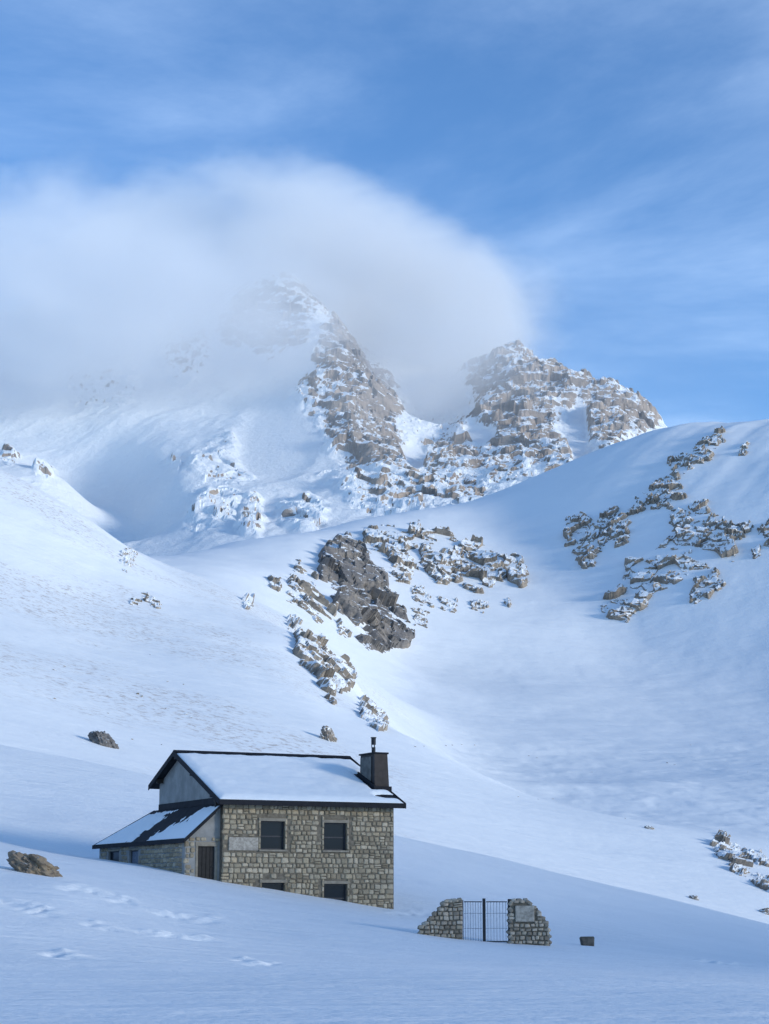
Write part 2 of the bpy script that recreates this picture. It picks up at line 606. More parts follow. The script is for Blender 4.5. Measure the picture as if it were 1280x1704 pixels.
# ------------------------------------------------------------------ far: rocky massif
far_pts = []
for px, py, d in [(-450, 900, 1250), (-200, 930, 1250), (0, 960, 1250), (250, 985, 1260), (400, 960, 1270), (600, 930, 1300), (800, 900, 1320), (1000, 840, 1340), (1150, 800, 1340), (1300, 790, 1340), (1600, 780, 1340)]:
    far_pts += [(px, py, d)]
far_pts += [(-300, 760, 1600), (0, 745, 1750), (40, 772, 1650), (110, 800, 1560), (130, 845, 1640), (180, 832, 1640), (220, 865, 1570), (250, 905, 1490), (200, 780, 1710), (250, 752, 1700), (290, 795, 1570), (320, 850, 1470), (340, 890, 1400), (200, 700, 1850),
            (400, 860, 1480), (400, 780, 1640), (430, 890, 1400), (520, 850, 1480), (520, 780, 1640), (620, 840, 1500), (640, 790, 1600), (560, 780, 1640),
            # central rib and tower
            (470, 640, 1900), (430, 560, 2050), (540, 690, 1760), (600, 730, 1700), (650, 780, 1640), (580, 600, 1900), (560, 550, 1980), (520, 500, 2080), (480, 468, 2150), (440, 480, 2180), (610, 660, 1820),
            # gully between
            (700, 770, 1760), (690, 720, 1950), (660, 680, 2050), (720, 700, 2030), (740, 820, 1540), (700, 640, 2200), (640, 600, 2250),
            # right massif
            (760, 760, 1720), (800, 800, 1600), (800, 700, 1880), (840, 650, 2000), (800, 615, 2110), (830, 590, 2130), (870, 598, 2120), (920, 615, 2100), (960, 630, 2080), (1000, 643, 2060), (1030, 653, 2040), (1060, 672, 2020), (1085, 700, 1990), (1110, 725, 1970), (1160, 770, 1950), (1300, 810, 1950), (1600, 830, 1950),
            (900, 700, 1880), (940, 760, 1700), (1000, 700, 1890), (1010, 740, 1780), (900, 780, 1620), (960, 690, 1930),
            # left shoulder hidden in cloud
            (300, 600, 2050), (300, 480, 2400), (150, 600, 2150), (150, 500, 2450), (0, 620, 2150), (0, 520, 2500), (-300, 600, 2300), (-300, 540, 2600), (200, 650, 1980), (60, 690, 1880)]
for px, py, d in [(-300, 540, 2600), (0, 520, 2500), (300, 480, 2400), (480, 468, 2150), (560, 550, 1980), (830, 590, 2130), (920, 615, 2100), (1000, 643, 2060), (1085, 700, 1990), (1300, 810, 1950)]:
    far_pts += [(px, py + 70, d * 1.12), (px, py + 260, d * 1.45)]

# rocky zones: photo x, y, half width, half height, strength
ROCKZ = [(470, 505, 80, 50, .75), (440, 545, 75, 50, 1), (570, 590, 45, 70, 1), (600, 700, 70, 90, 1), (560, 660, 60, 60, .8), (620, 760, 60, 30, 1), (680, 800, 60, 50, .8), (760, 780, 70, 60, .8),
         (840, 640, 70, 70, 1), (870, 700, 60, 70, 1), (940, 650, 60, 45, .9), (1010, 700, 45, 60, 1), (1060, 690, 45, 40, .9), (790, 740, 60, 50, .75), (830, 760, 70, 50, .8), (920, 770, 40, 30, .8), (700, 720, 60, 40, .4),
         (640, 830, 70, 30, .7), (350, 850, 50, 38, .55), (420, 870, 22, 32, .7), (290, 780, 10, 11, .75), (70, 797, 20, 10, .6), (15, 768, 14, 11, .65), (460, 760, 14, 14, .7), (380, 770, 60, 40, .45), (500, 860, 40, 30, .5), (560, 800, 30, 15, .3),
         (310, 590, 45, 50, .7), (170, 640, 60, 50, .5)]
SNOWZ = [(200, 830, 110, 70), (962, 722, 18, 52), (800, 728, 26, 14), (460, 740, 60, 60), (690, 765, 20, 22)]


def zone(px, py, zs):
    r = np.zeros(len(px))
    for z in zs:
        e = ((px - z[0]) / z[2]) ** 2 + ((py - z[1]) / z[3]) ** 2
        r = np.maximum(r, (z[4] if len(z) > 4 else 1) * sstep(1.6, 0.5, e))
    return r


def far_parts(p):
    d = p[:, 1]
    px, py = pix(p[:, 0] / d, p[:, 2] / d)
    ok = sstep(1280, 1400, d)
    n = fbm(p, 60, 3, 71)
    rk = np.clip(zone(px + 26 * n, py + 26 * fbm(p, 45, 3, 73), ROCKZ) - 0.9 * zone(px + 30 * n, py + 20 * n, SNOWZ), 0, 1)
    out = p.copy()
    q = p * np.array([1, 1, 0.55])
    smooth = zone(px, py, SNOWZ)
    a = ok * (1 - 0.85 * smooth)
    rid = fbm(np.stack([p[:, 0] - 0.25 * p[:, 1], p[:, 1] * 0.45, p[:, 2] * 0.5], 1), 120, 5, 61, 0.52, ridged=True)
    out[:, 2] += a * (22 * (rid - 0.35) * (0.45 + 0.55 * rk) + 5 * fbm(q, 45, 2, 67) * (0.4 + 0.6 * rk))
    fz = facets(p, 30, 81) * 4.5 + facets(p, 11, 83) * 2.2 + 9 * (fbm(p * np.array([1, 1, 0.6]), 38, 4, 87, 0.55, ridged=True) - 0.3)
    out[:, 2] += a * rk * fz
    out[:, 1] += -a * rk * (3 * fbm(p, 24, 3, 85))
    # tilted strata: snow-holding ledges between short risers
    side = np.where(px < 720, 0.32, -0.22)
    zt = out[:, 2] + side * out[:, 0] + 9 * fbm(p, 60, 3, 93)
    for hh, st, sd_ in ((15.0, 0.5, 0), (6.3, 0.32, 3.1)):
        f = (zt / hh + sd_) % 1
        out[:, 2] += a * rk * st * hh * (sstep(0.45, 0.95, f) - f) * (0.35 + 0.65 * sstep(-0.25, 0.2, fbm(p, 28, 3, 95 + int(hh))))
    return out, rk * ok


T_far = Terrain(far_pts, lambda p: far_parts(p)[0])
cu = columns(560)
Lr = np.concatenate([np.linspace(math.log(1230), math.log(1500), 90)[:-1], np.linspace(math.log(1500), math.log(2250), 380)[:-1], np.linspace(math.log(2250), math.log(3600), 60)])
U, LL = np.meshgrid(cu, Lr)
Us, Ls = U.ravel(), LL.ravel()
base = np.stack([Us * np.exp(Ls), np.exp(Ls), T_far.v(Us, Ls) * np.exp(Ls)], 1)
P, rk = far_parts(base)
o = link('mountain', grid_mesh('mountain', P, len(cu), len(Lr), attrs={'rock': rk * 0.50 - 0.36}, smooth=rk < 0.15), M_far)
tag(o, kind='structure', label='snowy rocky mountain massif rising into the cloud')

# wide snowfield below everything, out to the horizon
rs = np.geomspace(150, 40000, 60)
an = np.linspace(0, 2 * math.pi, 97)
RR, AA = np.meshgrid(an, rs)
P = np.stack([np.sin(RR.ravel()) * AA.ravel(), np.cos(RR.ravel()) * AA.ravel(), np.full(RR.size, -32.0)], 1)
P[:, 2] += 12 * fbm(P, 900, 3, 5)
o = link('snowfield', grid_mesh('snowfield', P, 97, 60), M_mid)
tag(o, kind='structure')
gx, gy = np.meshgrid(np.linspace(-160, 160, 60), np.linspace(-220, 4.2, 60))
P = np.stack([gx.ravel(), gy.ravel(), -1.78 - 0.06 * np.maximum(0, gx.ravel() - 4) + 0.04 * np.maximum(0, -gx.ravel() - 4) + 0 * gx.ravel()], 1)
o = link('snow_ground', grid_mesh('snow_ground', P, 60, 60), M_near)
tag(o, kind='structure')
# added ridge, unseen on the right, shaped to shade the hut's slope
gx, gy = np.meshgrid(np.linspace(-20, 330, 90), np.linspace(-260, 70, 70))   # along the ridge, across it (towards the sun is negative)
sx_, sy_ = math.sin(SUN_AZ), math.cos(SUN_AZ)
cc, tt = gx.ravel(), gy.ravel()
hx = -tt * sx_ + cc * -sy_
hy = -tt * sy_ + cc * sx_
crest_h = 43 * sstep(212, 160, cc) * sstep(20, 85, cc)
hz = -14 + crest_h * np.exp(-((tt + 120) / np.where(tt > -120, 42, 70)) ** 2) - 20 * sstep(-40, 60, tt)
P = np.stack([hx, hy, hz], 1)
P[:, 2] += 3 * fbm(P, 40, 4, 9)
o = link('shade_hill', grid_mesh('shade_hill', P, 90, 70), M_near)
tag(o, kind='structure')
# ------------------------------------------------------------------ rock outcrops: fractured rock breaking through the snow
def poly_sd(px, py, poly):
    poly = np.array(poly, float)
    n = len(poly)
    d2 = np.full(len(px), 1e18)
    inside = np.zeros(len(px), bool)
    for i in range(n):
        ax, ay = poly[i]
        bx, by = poly[(i + 1) % n]
        ex, ey = bx - ax, by - ay
        t = np.clip(((px - ax) * ex + (py - ay) * ey) / (ex * ex + ey * ey + 1e-9), 0, 1)
        d2 = np.minimum(d2, (px - ax - t * ex) ** 2 + (py - ay - t * ey) ** 2)
        c = ((ay > py) != (by > py)) & (px < (bx - ax) * (py - ay) / (by - ay + 1e-12) + ax)
        inside ^= c
    return np.where(inside, 1, -1) * np.sqrt(d2)


def outcrop(label, poly, mat, cell=(9, 3.4), amp=(2.4, 1.0), base=1.2, edge=7.0, hole=0.0, res=0.8, grow=6.0, led=0.7, steep=0.0, terrain=None, drange=(300, 1150), seed=0, name='rock_outcrop', group=None):
    T = terrain or T_mid
    pa = np.array(poly, float)
    cxy = pa.mean(0)
    ds = [T.hit(x, y, *drange).y for x, y in poly] + [T.hit(cxy[0], cxy[1], *drange).y]
    dm = np.median(ds)
    d0, d1 = max(min(ds), dm * 0.86) * 0.98, min(max(ds), dm * 1.16) * 1.02
    u0, _ = uv(pa[:, 0].min() - 14, cxy[1])
    u1, _ = uv(pa[:, 0].max() + 14, cxy[1])
    w = pa[:, 0].max() - pa[:, 0].min() + 16
    h = pa[:, 1].max() - pa[:, 1].min() + 16
    nu = int(np.clip(w * res, 14, 260))
    nl = int(np.clip(h * res * 1.5, 18, 300))
    U, LL = np.meshgrid(np.linspace(u0, u1, nu), np.linspace(math.log(d0), math.log(d1), nl))
    P = T.xyz(U.ravel(), LL.ravel())
    G = P.reshape(nl, nu, 3)
    N = np.cross(np.gradient(G, axis=1), np.gradient(G, axis=0)).reshape(-1, 3)
    N /= np.linalg.norm(N, axis=1, keepdims=True) + 1e-9
    px, py = pix(P[:, 0] / P[:, 1], P[:, 2] / P[:, 1])
    k = cell[0]
    m = poly_sd(px, py, poly) + grow + edge * 1.5 * fbm(P, k * 1.2, 4, 201 + seed) + edge * 1.6 * fbm(P, k * 0.45, 3, 221 + seed) - 0.6 * hole * np.clip(0.1 + 1.8 * fbm(P * np.array([1, 1, .7]), k * 1.0, 3, 301 + seed), -0.15, 1)
    wgt = sstep(-0.35 * edge, 0.9 * edge, m)
    f = amp[0] * facets(P, k, 401 + seed, 1.2) + 0.7 * amp[1] * facets(P, cell[1], 451 + seed, 1.2) + 0.3 * amp[1] * fbm(P, cell[1] * 0.4, 3, 461 + seed)
    zt = P[:, 2] + 0.25 * P[:, 0] + 0.5 * k * fbm(P, k * 2, 3, 471 + seed)
    hh = k * 0.42
    ft = (zt / hh) % 1
    ledge = led * hh * 0.55 * (sstep(0.4, 0.95, ft) - ft)
    m2 = fbm(P, cell[1] * 1.6, 3, 481 + seed)
    f = f - hole / 9.0 * amp[0] * 1.0 * sstep(0.05, 0.3, m2)
    Nd = N + np.array([0, -0.45, 0])
    Nd /= np.linalg.norm(Nd, axis=1, keepdims=True)
    disp = wgt * (0.62 * base + 0.8 * f) - (1 - wgt) * (0.7 * amp[0] + 0.5)
    disp = disp + wgt * steep * np.clip((pa[:, 1].max() - py) / h, 0, 1)
    P2 = P + Nd * disp[:, None]
    P2[:, 2] += wgt * ledge
    me = grid_mesh(name, P2, nu, nl, keep=(wgt > 0.02), smooth=False)
    ctr = Vector(P2[wgt > 0.3].mean(0)) if (wgt > 0.3).any() else Vector(P2.mean(0))
    me.transform(Matrix.Translation(-ctr))
    o = link(name, me, mat)
    o.location = ctr
    tag(o, label, 'rock outcrop', group)
    return o


G1 = 'crags below the cirque rim in the centre'
G2 = 'crags on the right shoulder'
G3 = 'rocks on the left spur'
G4 = 'rocks at the lower right edge'
big = dict(cell=(13, 4.5), amp=(3.4, 1.2), base=2.0)
outcrop('largest dark grey rock slab in the middle, pointed at its top', [(528, 922), (578, 886), (601, 918), (635, 960), (656, 986), (677, 1015), (694, 1049), (677, 1078), (642, 1088), (614, 1082), (597, 1061), (583, 1032), (555, 1011), (548, 973), (530, 964)], M_rockdark, cell=(18, 5.5), amp=(4.4, 2.0), base=2.4, edge=8, hole=3, seed=1, led=0.7, grow=2.0, steep=3.0, group=G1)
outcrop('narrow snow-flecked rock rib just left of the large dark slab', [(496, 942), (521, 962), (527, 990), (553, 1012), (562, 1047), (536, 1045), (507, 1014), (478, 998), (480, 968)], M_rock, hole=9, seed=2, group=G1, **big)
outcrop('brown ragged outcrop on the spur, below the rib left of the slab', [(494, 1056), (523, 1062), (557, 1049), (568, 1090), (585, 1112), (580, 1146), (557, 1154), (553, 1169), (534, 1142), (526, 1120), (505, 1104), (494, 1087)], M_rock, cell=(8, 3), amp=(2.2, .9), base=1.5, hole=8, seed=3, group=G1)
outcrop('crag right under the rim, above the slab to its right', [(607, 888), (650, 874), (695, 872), (705, 903), (675, 920), (642, 920), (612, 914)], M_rock, hole=9, seed=4, group=G1, **big)
outcrop('small crag between the slab and the rim-hugging crag', [(646, 920), (682, 918), (696, 941), (677, 971), (650, 956)], M_rock, hole=8, seed=5, group=G1, **big)
outcrop('tall snow-mottled crag in the middle of the row right of the slab', [(701, 889), (739, 882), (768, 910), (764, 966), (728, 968), (705, 935)], M_rock, hole=9, seed=6, group=G1, **big)
outcrop('broad crag near the right end of the central row', [(768, 901), (806, 908), (831, 939), (840, 964), (793, 983), (762, 966)], M_rock, hole=8, seed=7, group=G1, **big)
outcrop('rightmost crag of the central row, hooked at its foot', [(834, 922), (863, 925), (880, 962), (867, 975), (838, 956)], M_rock, hole=6, seed=8, group=G1, **big)
sm = dict(grow=1.5, cell=(6, 2.4), amp=(1.6, .7), base=1.3, edge=4)
outcrop('small rock right beside the lower half of the slab', [(682, 976), (719, 984), (719, 1011), (690, 1006)], M_rock, hole=6, seed=9, group=G1, **sm)
outcrop('small rock touching the lower right foot of the slab', [(686, 1011), (715, 1019), (711, 1045), (690, 1040)], M_rock, hole=5, seed=10, group=G1, **sm)
outcrop('low rock patch below the tall mottled crag', [(730, 996), (762, 1000), (758, 1019), (732, 1016)], M_rock, hole=4, seed=11, group=G1, **sm)
outcrop('low rock patch below the broad crag', [(782, 1000), (814, 1000), (806, 1019), (784, 1016)], M_rock, hole=4, seed=12, group=G1, **sm)
outcrop('small rock below the hooked crag', [(838, 998), (850, 998), (850, 1012), (840, 1012)], M_rock, seed=13, group=G1, **sm)
outcrop('small rock left of the rib, highest of the three stray ones', [(445, 959), (466, 964), (466, 983), (450, 981)], M_rock, hole=3, seed=14, group=G1, **sm)
outcrop('small rock left of the rib, on the snow above the brown outcrop', [(478, 1028), (504, 1031), (496, 1049), (478, 1048)], M_rock, hole=3, seed=15, group=G1, **sm)
outcrop('small wedge of rock between the rib and the foot of the slab', [(561, 1034), (589, 1049), (580, 1063), (564, 1053)], M_rock, seed=16, group=G1, **sm)
outcrop('tiny stray rock farthest left of the central crags', [(402, 996), (421, 996), (419, 1015), (406, 1014)], M_rock, hole=4, seed=17, group=G1, **sm)
outcrop('slanting rock strip on the spur crest above the chimney', [(602, 1166), (622, 1171), (640, 1211), (629, 1214), (602, 1188)], M_rock, cell=(5, 2), amp=(1.2, .6), base=.8, edge=4, hole=3, seed=18, group=G3)
# right shoulder
rs_ = dict(cell=(8, 3.2), amp=(2.6, 1.1), base=1.8)
outcrop('leftmost dark crag of the right shoulder', [(945, 861), (965, 856), (1003, 878), (1012, 896), (993, 919), (972, 944), (960, 930), (943, 909)], M_rock, hole=6, seed=21, group=G2, **rs_)
outcrop('crag second from the left in the upper shoulder row', [(997, 868), (1024, 845), (1049, 868), (1040, 899), (1021, 905), (1004, 890)], M_rock, hole=6, seed=22, group=G2, **rs_)
outcrop('small crag between the larger ones of the upper shoulder row', [(1035, 850), (1063, 834), (1070, 847), (1044, 863)], M_rock, hole=3, seed=23, group=G2, **rs_)
outcrop('dark crag in the middle of the upper shoulder row', [(1068, 824), (1096, 802), (1118, 795), (1142, 827), (1119, 839), (1090, 846), (1068, 839)], M_rock, hole=5, seed=24, group=G2, **rs_)
outcrop('string of rocks climbing to the top of the right shoulder', [(1117, 768), (1139, 758), (1172, 738), (1200, 719), (1202, 732), (1177, 764), (1149, 779), (1126, 793)], M_rock, hole=7, seed=25, group=G2, **rs_)
outcrop('largest crag of the right shoulder, long and slanting', [(998, 1008), (1024, 966), (1050, 935), (1083, 928), (1103, 905), (1139, 882), (1172, 866), (1180, 888), (1221, 904), (1221, 931), (1175, 943), (1139, 959), (1092, 982), (1072, 1010), (1044, 1030), (1006, 1024)], M_rock, hole=8, seed=26, group=G2, **big)
outcrop('rounded rock below the right half of the largest shoulder crag', [(1151, 1003), (1162, 963), (1190, 951), (1205, 972), (1177, 997)], M_rock, hole=2, seed=27, group=G2, **rs_)
outcrop('crag behind the right end of the largest shoulder crag', [(1176, 877), (1198, 857), (1220, 876), (1256, 869), (1240, 893), (1208, 899)], M_rock, hole=5, seed=28, group=G2, **rs_)
outcrop('crag linking the upper shoulder row to the largest shoulder crag', [(1113, 845), (1141, 850), (1152, 867), (1122, 886)], M_rock, hole=4, seed=29, group=G2, **rs_)
outcrop('crag cut by the right edge of the picture at shoulder height', [(1262, 881), (1290, 870), (1296, 905), (1265, 906)], M_rock, hole=4, seed=30, group=G2, **rs_)
outcrop('stray rock near the very top of the right shoulder', [(1225, 746), (1246, 735), (1245, 760), (1230, 758)], M_rock, hole=3, seed=31, group=G2, **sm)
outcrop('faint half-buried rocks between the shoulder rows', [(1143, 842), (1177, 834), (1181, 854), (1155, 859)], M_rock, hole=6, seed=32, group=G2, **sm)
outcrop('small rock under the crag at the right picture edge', [(1250, 913), (1266, 906), (1268, 928), (1254, 930)], M_rock, hole=3, seed=33, group=G2, **sm)
outcrop('small dark rocks below the leftmost shoulder crag', [(965, 928), (996, 932), (990, 942), (968, 944)], M_rock, hole=4, seed=34, group=G2, **sm)
# lower right
lr = dict(grow=5.0, cell=(4, 1.5), amp=(1.0, .45), base=.7, edge=4, drange=(280, 420))
outcrop('broken dark outcrop at the lower right edge of the valley floor', [(1185, 1405), (1198, 1388), (1220, 1402), (1231, 1418), (1250, 1441), (1241, 1457), (1220, 1448), (1211, 1431), (1194, 1422)], M_rock, hole=5, seed=41, group=G4, **lr)
outcrop('flat rock at the right picture edge below the broken outcrop', [(1247, 1460), (1259, 1455), (1290, 1469), (1290, 1485), (1260, 1473)], M_rock, hole=2, seed=42, group=G4, **lr)
outcrop('small rocks right above the broken lower outcrop', [(1236, 1416), (1262, 1418), (1284, 1440), (1262, 1436)], M_rock, hole=5, seed=43, group=G4, **lr)
# left spur
sp_ = dict(grow=0.0, cell=(3.5, 1.4), amp=(.7, .35), base=.25, edge=5)
outcrop('sparse dark stones at the right end of the spur crest', [(195, 918), (212, 908), (228, 918), (232, 944), (208, 956), (198, 942)], M_rock, hole=13, seed=51, group=G3, drange=(400, 640), **sp_)
outcrop('sprinkle of stones on the snow under the spur crest', [(210, 996), (245, 986), (272, 1000), (268, 1016), (216, 1012)], M_rock, hole=13, seed=52, group=G3, drange=(400, 640), **sp_)


# ------------------------------------------------------------------ single boulders and stones
def boulder_mesh(name, size, seed, sub=4, rough=0.28, cut=0.0):
    import bmesh
    bm = bmesh.new()
    bmesh.ops.create_icosphere(bm, subdivisions=sub, radius=1)
    P = np.array([v.co[:] for v in bm.verts])
    q = P * 1.0 + seed * 7.1
    r = 1 + rough * facets(q, 0.75, seed, 1.2) * 0.6 + 0.35 * rough * facets(q, 0.3, seed + 3, 1.0) + 0.5 * rough * fbm(q, 0.9, 3, seed)
    P = P * r[:, None] * np.array(size)
    for v, c in zip(bm.verts, P):
        v.co = c
    me = bpy.data.meshes.new(name)
    bm.to_mesh(me)
    bm.free()
    return me


def boulder(name, label, loc, size, rot, seed, mat, cat='boulder', group=None, sub=4):
    o = link(name, boulder_mesh(name, size, seed, sub), mat)
    o.location = loc
    o.rotation_euler = rot
    return tag(o, label, cat, group)


h = T_near.hit(66, 1455, 30, 130)
boulder('boulder', 'brown lichen-stained boulder lying alone in the snow left of the hut', h + Vector((-0.15, 0.2, 0.12)), (1.12, 0.7, 0.52), (0, R(27), R(4)), 3, M_boulder, sub=5)
h = T_mid.hit(172, 1240, 230, 420)
boulder('boulder', 'grey boulder on the spur above the left end of the hut roof', h + Vector((0, .3, 0.1)), (2.4, 1.5, 1.35), (0, R(42), 0), 6, M_rockdark, sub=5)
h = T_mid.hit(546, 1232, 260, 460)
boulder('boulder', 'upright pointed boulder on the spur just above the roof ridge', h + Vector((0, .3, 0.1)), (1.3, 1.2, 2.2), (0, R(-18), 0), 8, M_rock, sub=5)
h = T_mid.hit(1156, 1496, 240, 420)
boulder('boulder', 'small dark boulder on the crest edge at the lower right', h, (0.75, .6, .5), (0, R(25), 0), 9, M_rock)
h = T_mid.hit(1275, 1520, 240, 420)
boulder('boulder', 'dark boulder cut by the right picture edge behind the crest', h, (1.1, .9, .75), (0, R(-10), 0), 10, M_rock)
h = T_mid.hit(1081, 1379, 270, 420)
boulder('boulder', 'little lone boulder at the edge of the valley floor', h, (.9, .7, .5), (0, R(10), 0), 11, M_rock)
stones = [(90, 1115, 5), (108, 1110, 4), (91, 1163, 5), (229, 1156, 6), (235, 1160, 5), (278, 1135, 4), (296, 1172, 4), (309, 1189, 6), (317, 1194, 5), (325, 1210, 3), (180, 1187, 3), (220, 1231, 4), (305, 1140, 3), (275, 1180, 3),
          (268, 1240, 3), (345, 1215, 3), (100, 1150, 3), (250, 1090, 3), (160, 1075, 3)]
stone_me = [boulder_mesh('stone', (1, .8, .45), 60 + k, 2) for k in range(5)]
for m_ in stone_me:
    m_.materials.append(M_rock)
for k, (px, py, s) in enumerate(stones):
    h = T_mid.hit(px, py, 230, 560)
    o = link('stone', stone_me[k % 5])
    o.location = h
    sc = s * h.y / FPX * 0.6
    o.scale = (sc * 1.3, sc, sc)
    o.rotation_euler = (0, R(20), k * 0.7)
    tag(o, 'small dark stone poking through the snow of the left spur', 'stone', 'small stones dotting the left spur')
valley = [(690, 1243, 4), (705, 1242, 3), (742, 1241, 4), (752, 1240, 3), (768, 1240, 3), (790, 1241, 3), (880, 1258, 3), (893, 1262, 3), (985, 1285, 3), (1110, 1270, 4), (1123, 1273, 3), (1150, 1240, 3), (1245, 1285, 3), (1040, 1362, 3), (920, 1330, 3), (862, 1326, 3), (895, 1330, 3)]
for k, (px, py, s) in enumerate(valley):
    h = T_mid.hit(px, py, 330, 760)
    o = link('stone', stone_me[k % 5])
    o.location = h
    sc = s * h.y / FPX * 0.55
    o.scale = (sc * 1.3, sc, sc)
    o.rotation_euler = (0, 0, k * 0.9)
    tag(o, 'tiny dark stone on the snowy valley floor right of the hut', 'stone', 'tiny stones on the valley floor')


# ------------------------------------------------------------------ mesh builder
class MB:
    def __init__(self):
        self.v, self.f = [], []

    def hexa(self, p):
        n = len(self.v)
        self.v += [tuple(q) for q in p]
        self.f += [tuple(n + i for i in q) for q in ((3, 2, 1, 0), (4, 5, 6, 7), (0, 1, 5, 4), (1, 2, 6, 5), (2, 3, 7, 6), (3, 0, 4, 7))]
        return self

    def box(self, x0, x1, y0, y1, z0, z1):
        return self.hexa([(x0, y0, z0), (x1, y0, z0), (x1, y1, z0), (x0, y1, z0), (x0, y0, z1), (x1, y0, z1), (x1, y1, z1), (x0, y1, z1)])

    def prism(self, pts, ext):
        n, k = len(self.v), len(pts)
        self.v += [tuple(p) for p in pts] + [tuple(Vector(p) + Vector(ext)) for p in pts]
        self.f.append(tuple(range(n + k - 1, n - 1, -1)))
        self.f.append(tuple(range(n + k, n + 2 * k)))
        for i in range(k):
            j = (i + 1) % k
            self.f.append((n + i, n + j, n + k + j, n + k + i))
        return self

    def tube(self, p0, p1, r, seg=8, r1=None):
        p0, p1 = Vector(p0), Vector(p1)
        z = (p1 - p0).normalized()
        x = z.orthogonal().normalized()
        y = z.cross(x)
        n = len(self.v)
        for p, q in ((p0, r), (p1, r if r1 is None else r1)):
            for k in range(seg):
                a = 2 * math.pi * k / seg
                self.v.append(tuple(p + x * q * math.cos(a) + y * q * math.sin(a)))
        for k in range(seg):
            j = (k + 1) % seg
            self.f.append((n + k, n + j, n + seg + j, n + seg + k))
        self.f.append(tuple(n + k for k in range(seg - 1, -1, -1)))
        self.f.append(tuple(n + seg + k for k in range(seg)))
        return self

    def mesh(self, name, bevel=0.0):
        import bmesh
        me = bpy.data.meshes.new(name)
        me.from_pydata(self.v, [], self.f)
        bm = bmesh.new()
        bm.from_mesh(me)
        bmesh.ops.recalc_face_normals(bm, faces=bm.faces)
        if bevel:
            bmesh.ops.bevel(bm, geom=[e for e in bm.edges if e.calc_face_angle(0) > 0.5], offset=bevel, segments=1, affect='EDGES', clamp_overlap=True)
        bm.to_mesh(me)
        bm.free()
        return me

    def build(self, name, mat, parent=None, bevel=0.0):
        return link(name, self.mesh(name, bevel), mat, parent)


M_mortar = plain_mat('mortar', (0.165, 0.14, 0.105), 0.95, 0.3, 5, 0.02)
M_plaster = plain_mat('grey_plaster', (0.27, 0.265, 0.25), 0.9, 0.18, 1.2, 0.006)
M_dark = plain_mat('dark_roof_metal', (0.010, 0.011, 0.015), 0.8, 0.35, 2.0, 0.004)
M_wood = plain_mat('dark_wood', (0.03, 0.024, 0.02), 0.7, 0.4, 6.0, 0.004)
M_brown = plain_mat('brown_cladding', (0.028, 0.022, 0.021), 0.6, 0.3, 3.0, 0.004)
M_frame = plain_mat('window_frame', (0.03, 0.032, 0.04), 0.5, 0.2, 5.0)
M_door = plain_mat('door_wood', (0.012, 0.011, 0.011), 0.6, 0.4, 5.0)
M_lintel = plain_mat('pale_stone', (0.26, 0.225, 0.175), 0.9, 0.2, 3.0, 0.008)
M_plaque = plain_mat('plaque_stone', (0.36, 0.32, 0.265), 0.9, 0.3, 7.0, 0.004)
M_iron = plain_mat('black_iron', (0.015, 0.017, 0.022), 0.5, 0.3, 8.0)
M_wire = plain_mat('grey_iron', (0.13, 0.15, 0.19), 0.6, 0.3, 8.0)
M_roofsnow = snow_mat('roof_snow', 1.2, 0.06)
M_glass, t, b = new_mat('window_glass')
b.inputs['Base Color'].default_value = (0.008, 0.013, 0.022, 1)
b.inputs['Roughness'].default_value = 0.15
b.inputs['Specular IOR Level'].default_value = 0.18
M_stone = stone_mat('wall_stone', [(0.23, 0.185, 0.125), (0.42, 0.345, 0.235), (0.31, 0.265, 0.195), (0.52, 0.435, 0.315), (0.34, 0.285, 0.20), (0.26, 0.21, 0.145), (0.47, 0.375, 0.25)])
M_gstone = stone_mat('pillar_stone', [(0.28, 0.235, 0.18), (0.46, 0.385, 0.30), (0.21, 0.175, 0.135), (0.54, 0.47, 0.38), (0.35, 0.29, 0.21)])

# stone shapes: rounded rubble blocks seen from -y, unit size
rng = random.Random(11)


def stone_geo(seed):
    r = random.Random(seed)
    out = []
    for (x, z) in ((-.5, -.33), (-.36, -.5), (.36, -.5), (.5, -.33), (.5, .33), (.36, .5), (-.36, .5), (-.5, .33)):
        out.append((x + r.uniform(-.07, .05) * (1 if x > 0 else -1), z + r.uniform(-.09, .05) * (1 if z > 0 else -1)))
    v = [(x, .5, z) for x, z in out] + [(x * .97, -.15 + r.uniform(-.1, .1), z * .97) for x, z in out]
    sx_, sz_ = r.uniform(-.15, .15), r.uniform(-.15, .15)
    v += [(x * .72, -.42 + x * sx_ + z * sz_, z * .72) for x, z in out] + [(0, -.5, 0)]
    f = []
    for a in (0, 8):
        for k in range(8):
            j = (k + 1) % 8
            f.append((a + k, a + 8 + k, a + 8 + j, a + j))
    f += [(16 + k, 24, 16 + (k + 1) % 8) for k in range(8)]
    return v, [q[::-1] for q in f]


STV = [stone_geo(100 + k) for k in range(18)]


def stone_meshes(mat, name='stone'):
    out = []
    for v, f in STV:
        me = bpy.data.meshes.new(name)
        me.from_pydata(v, [], f)
        me.materials.append(mat)
        me.update()
        out.append(me)
    return out


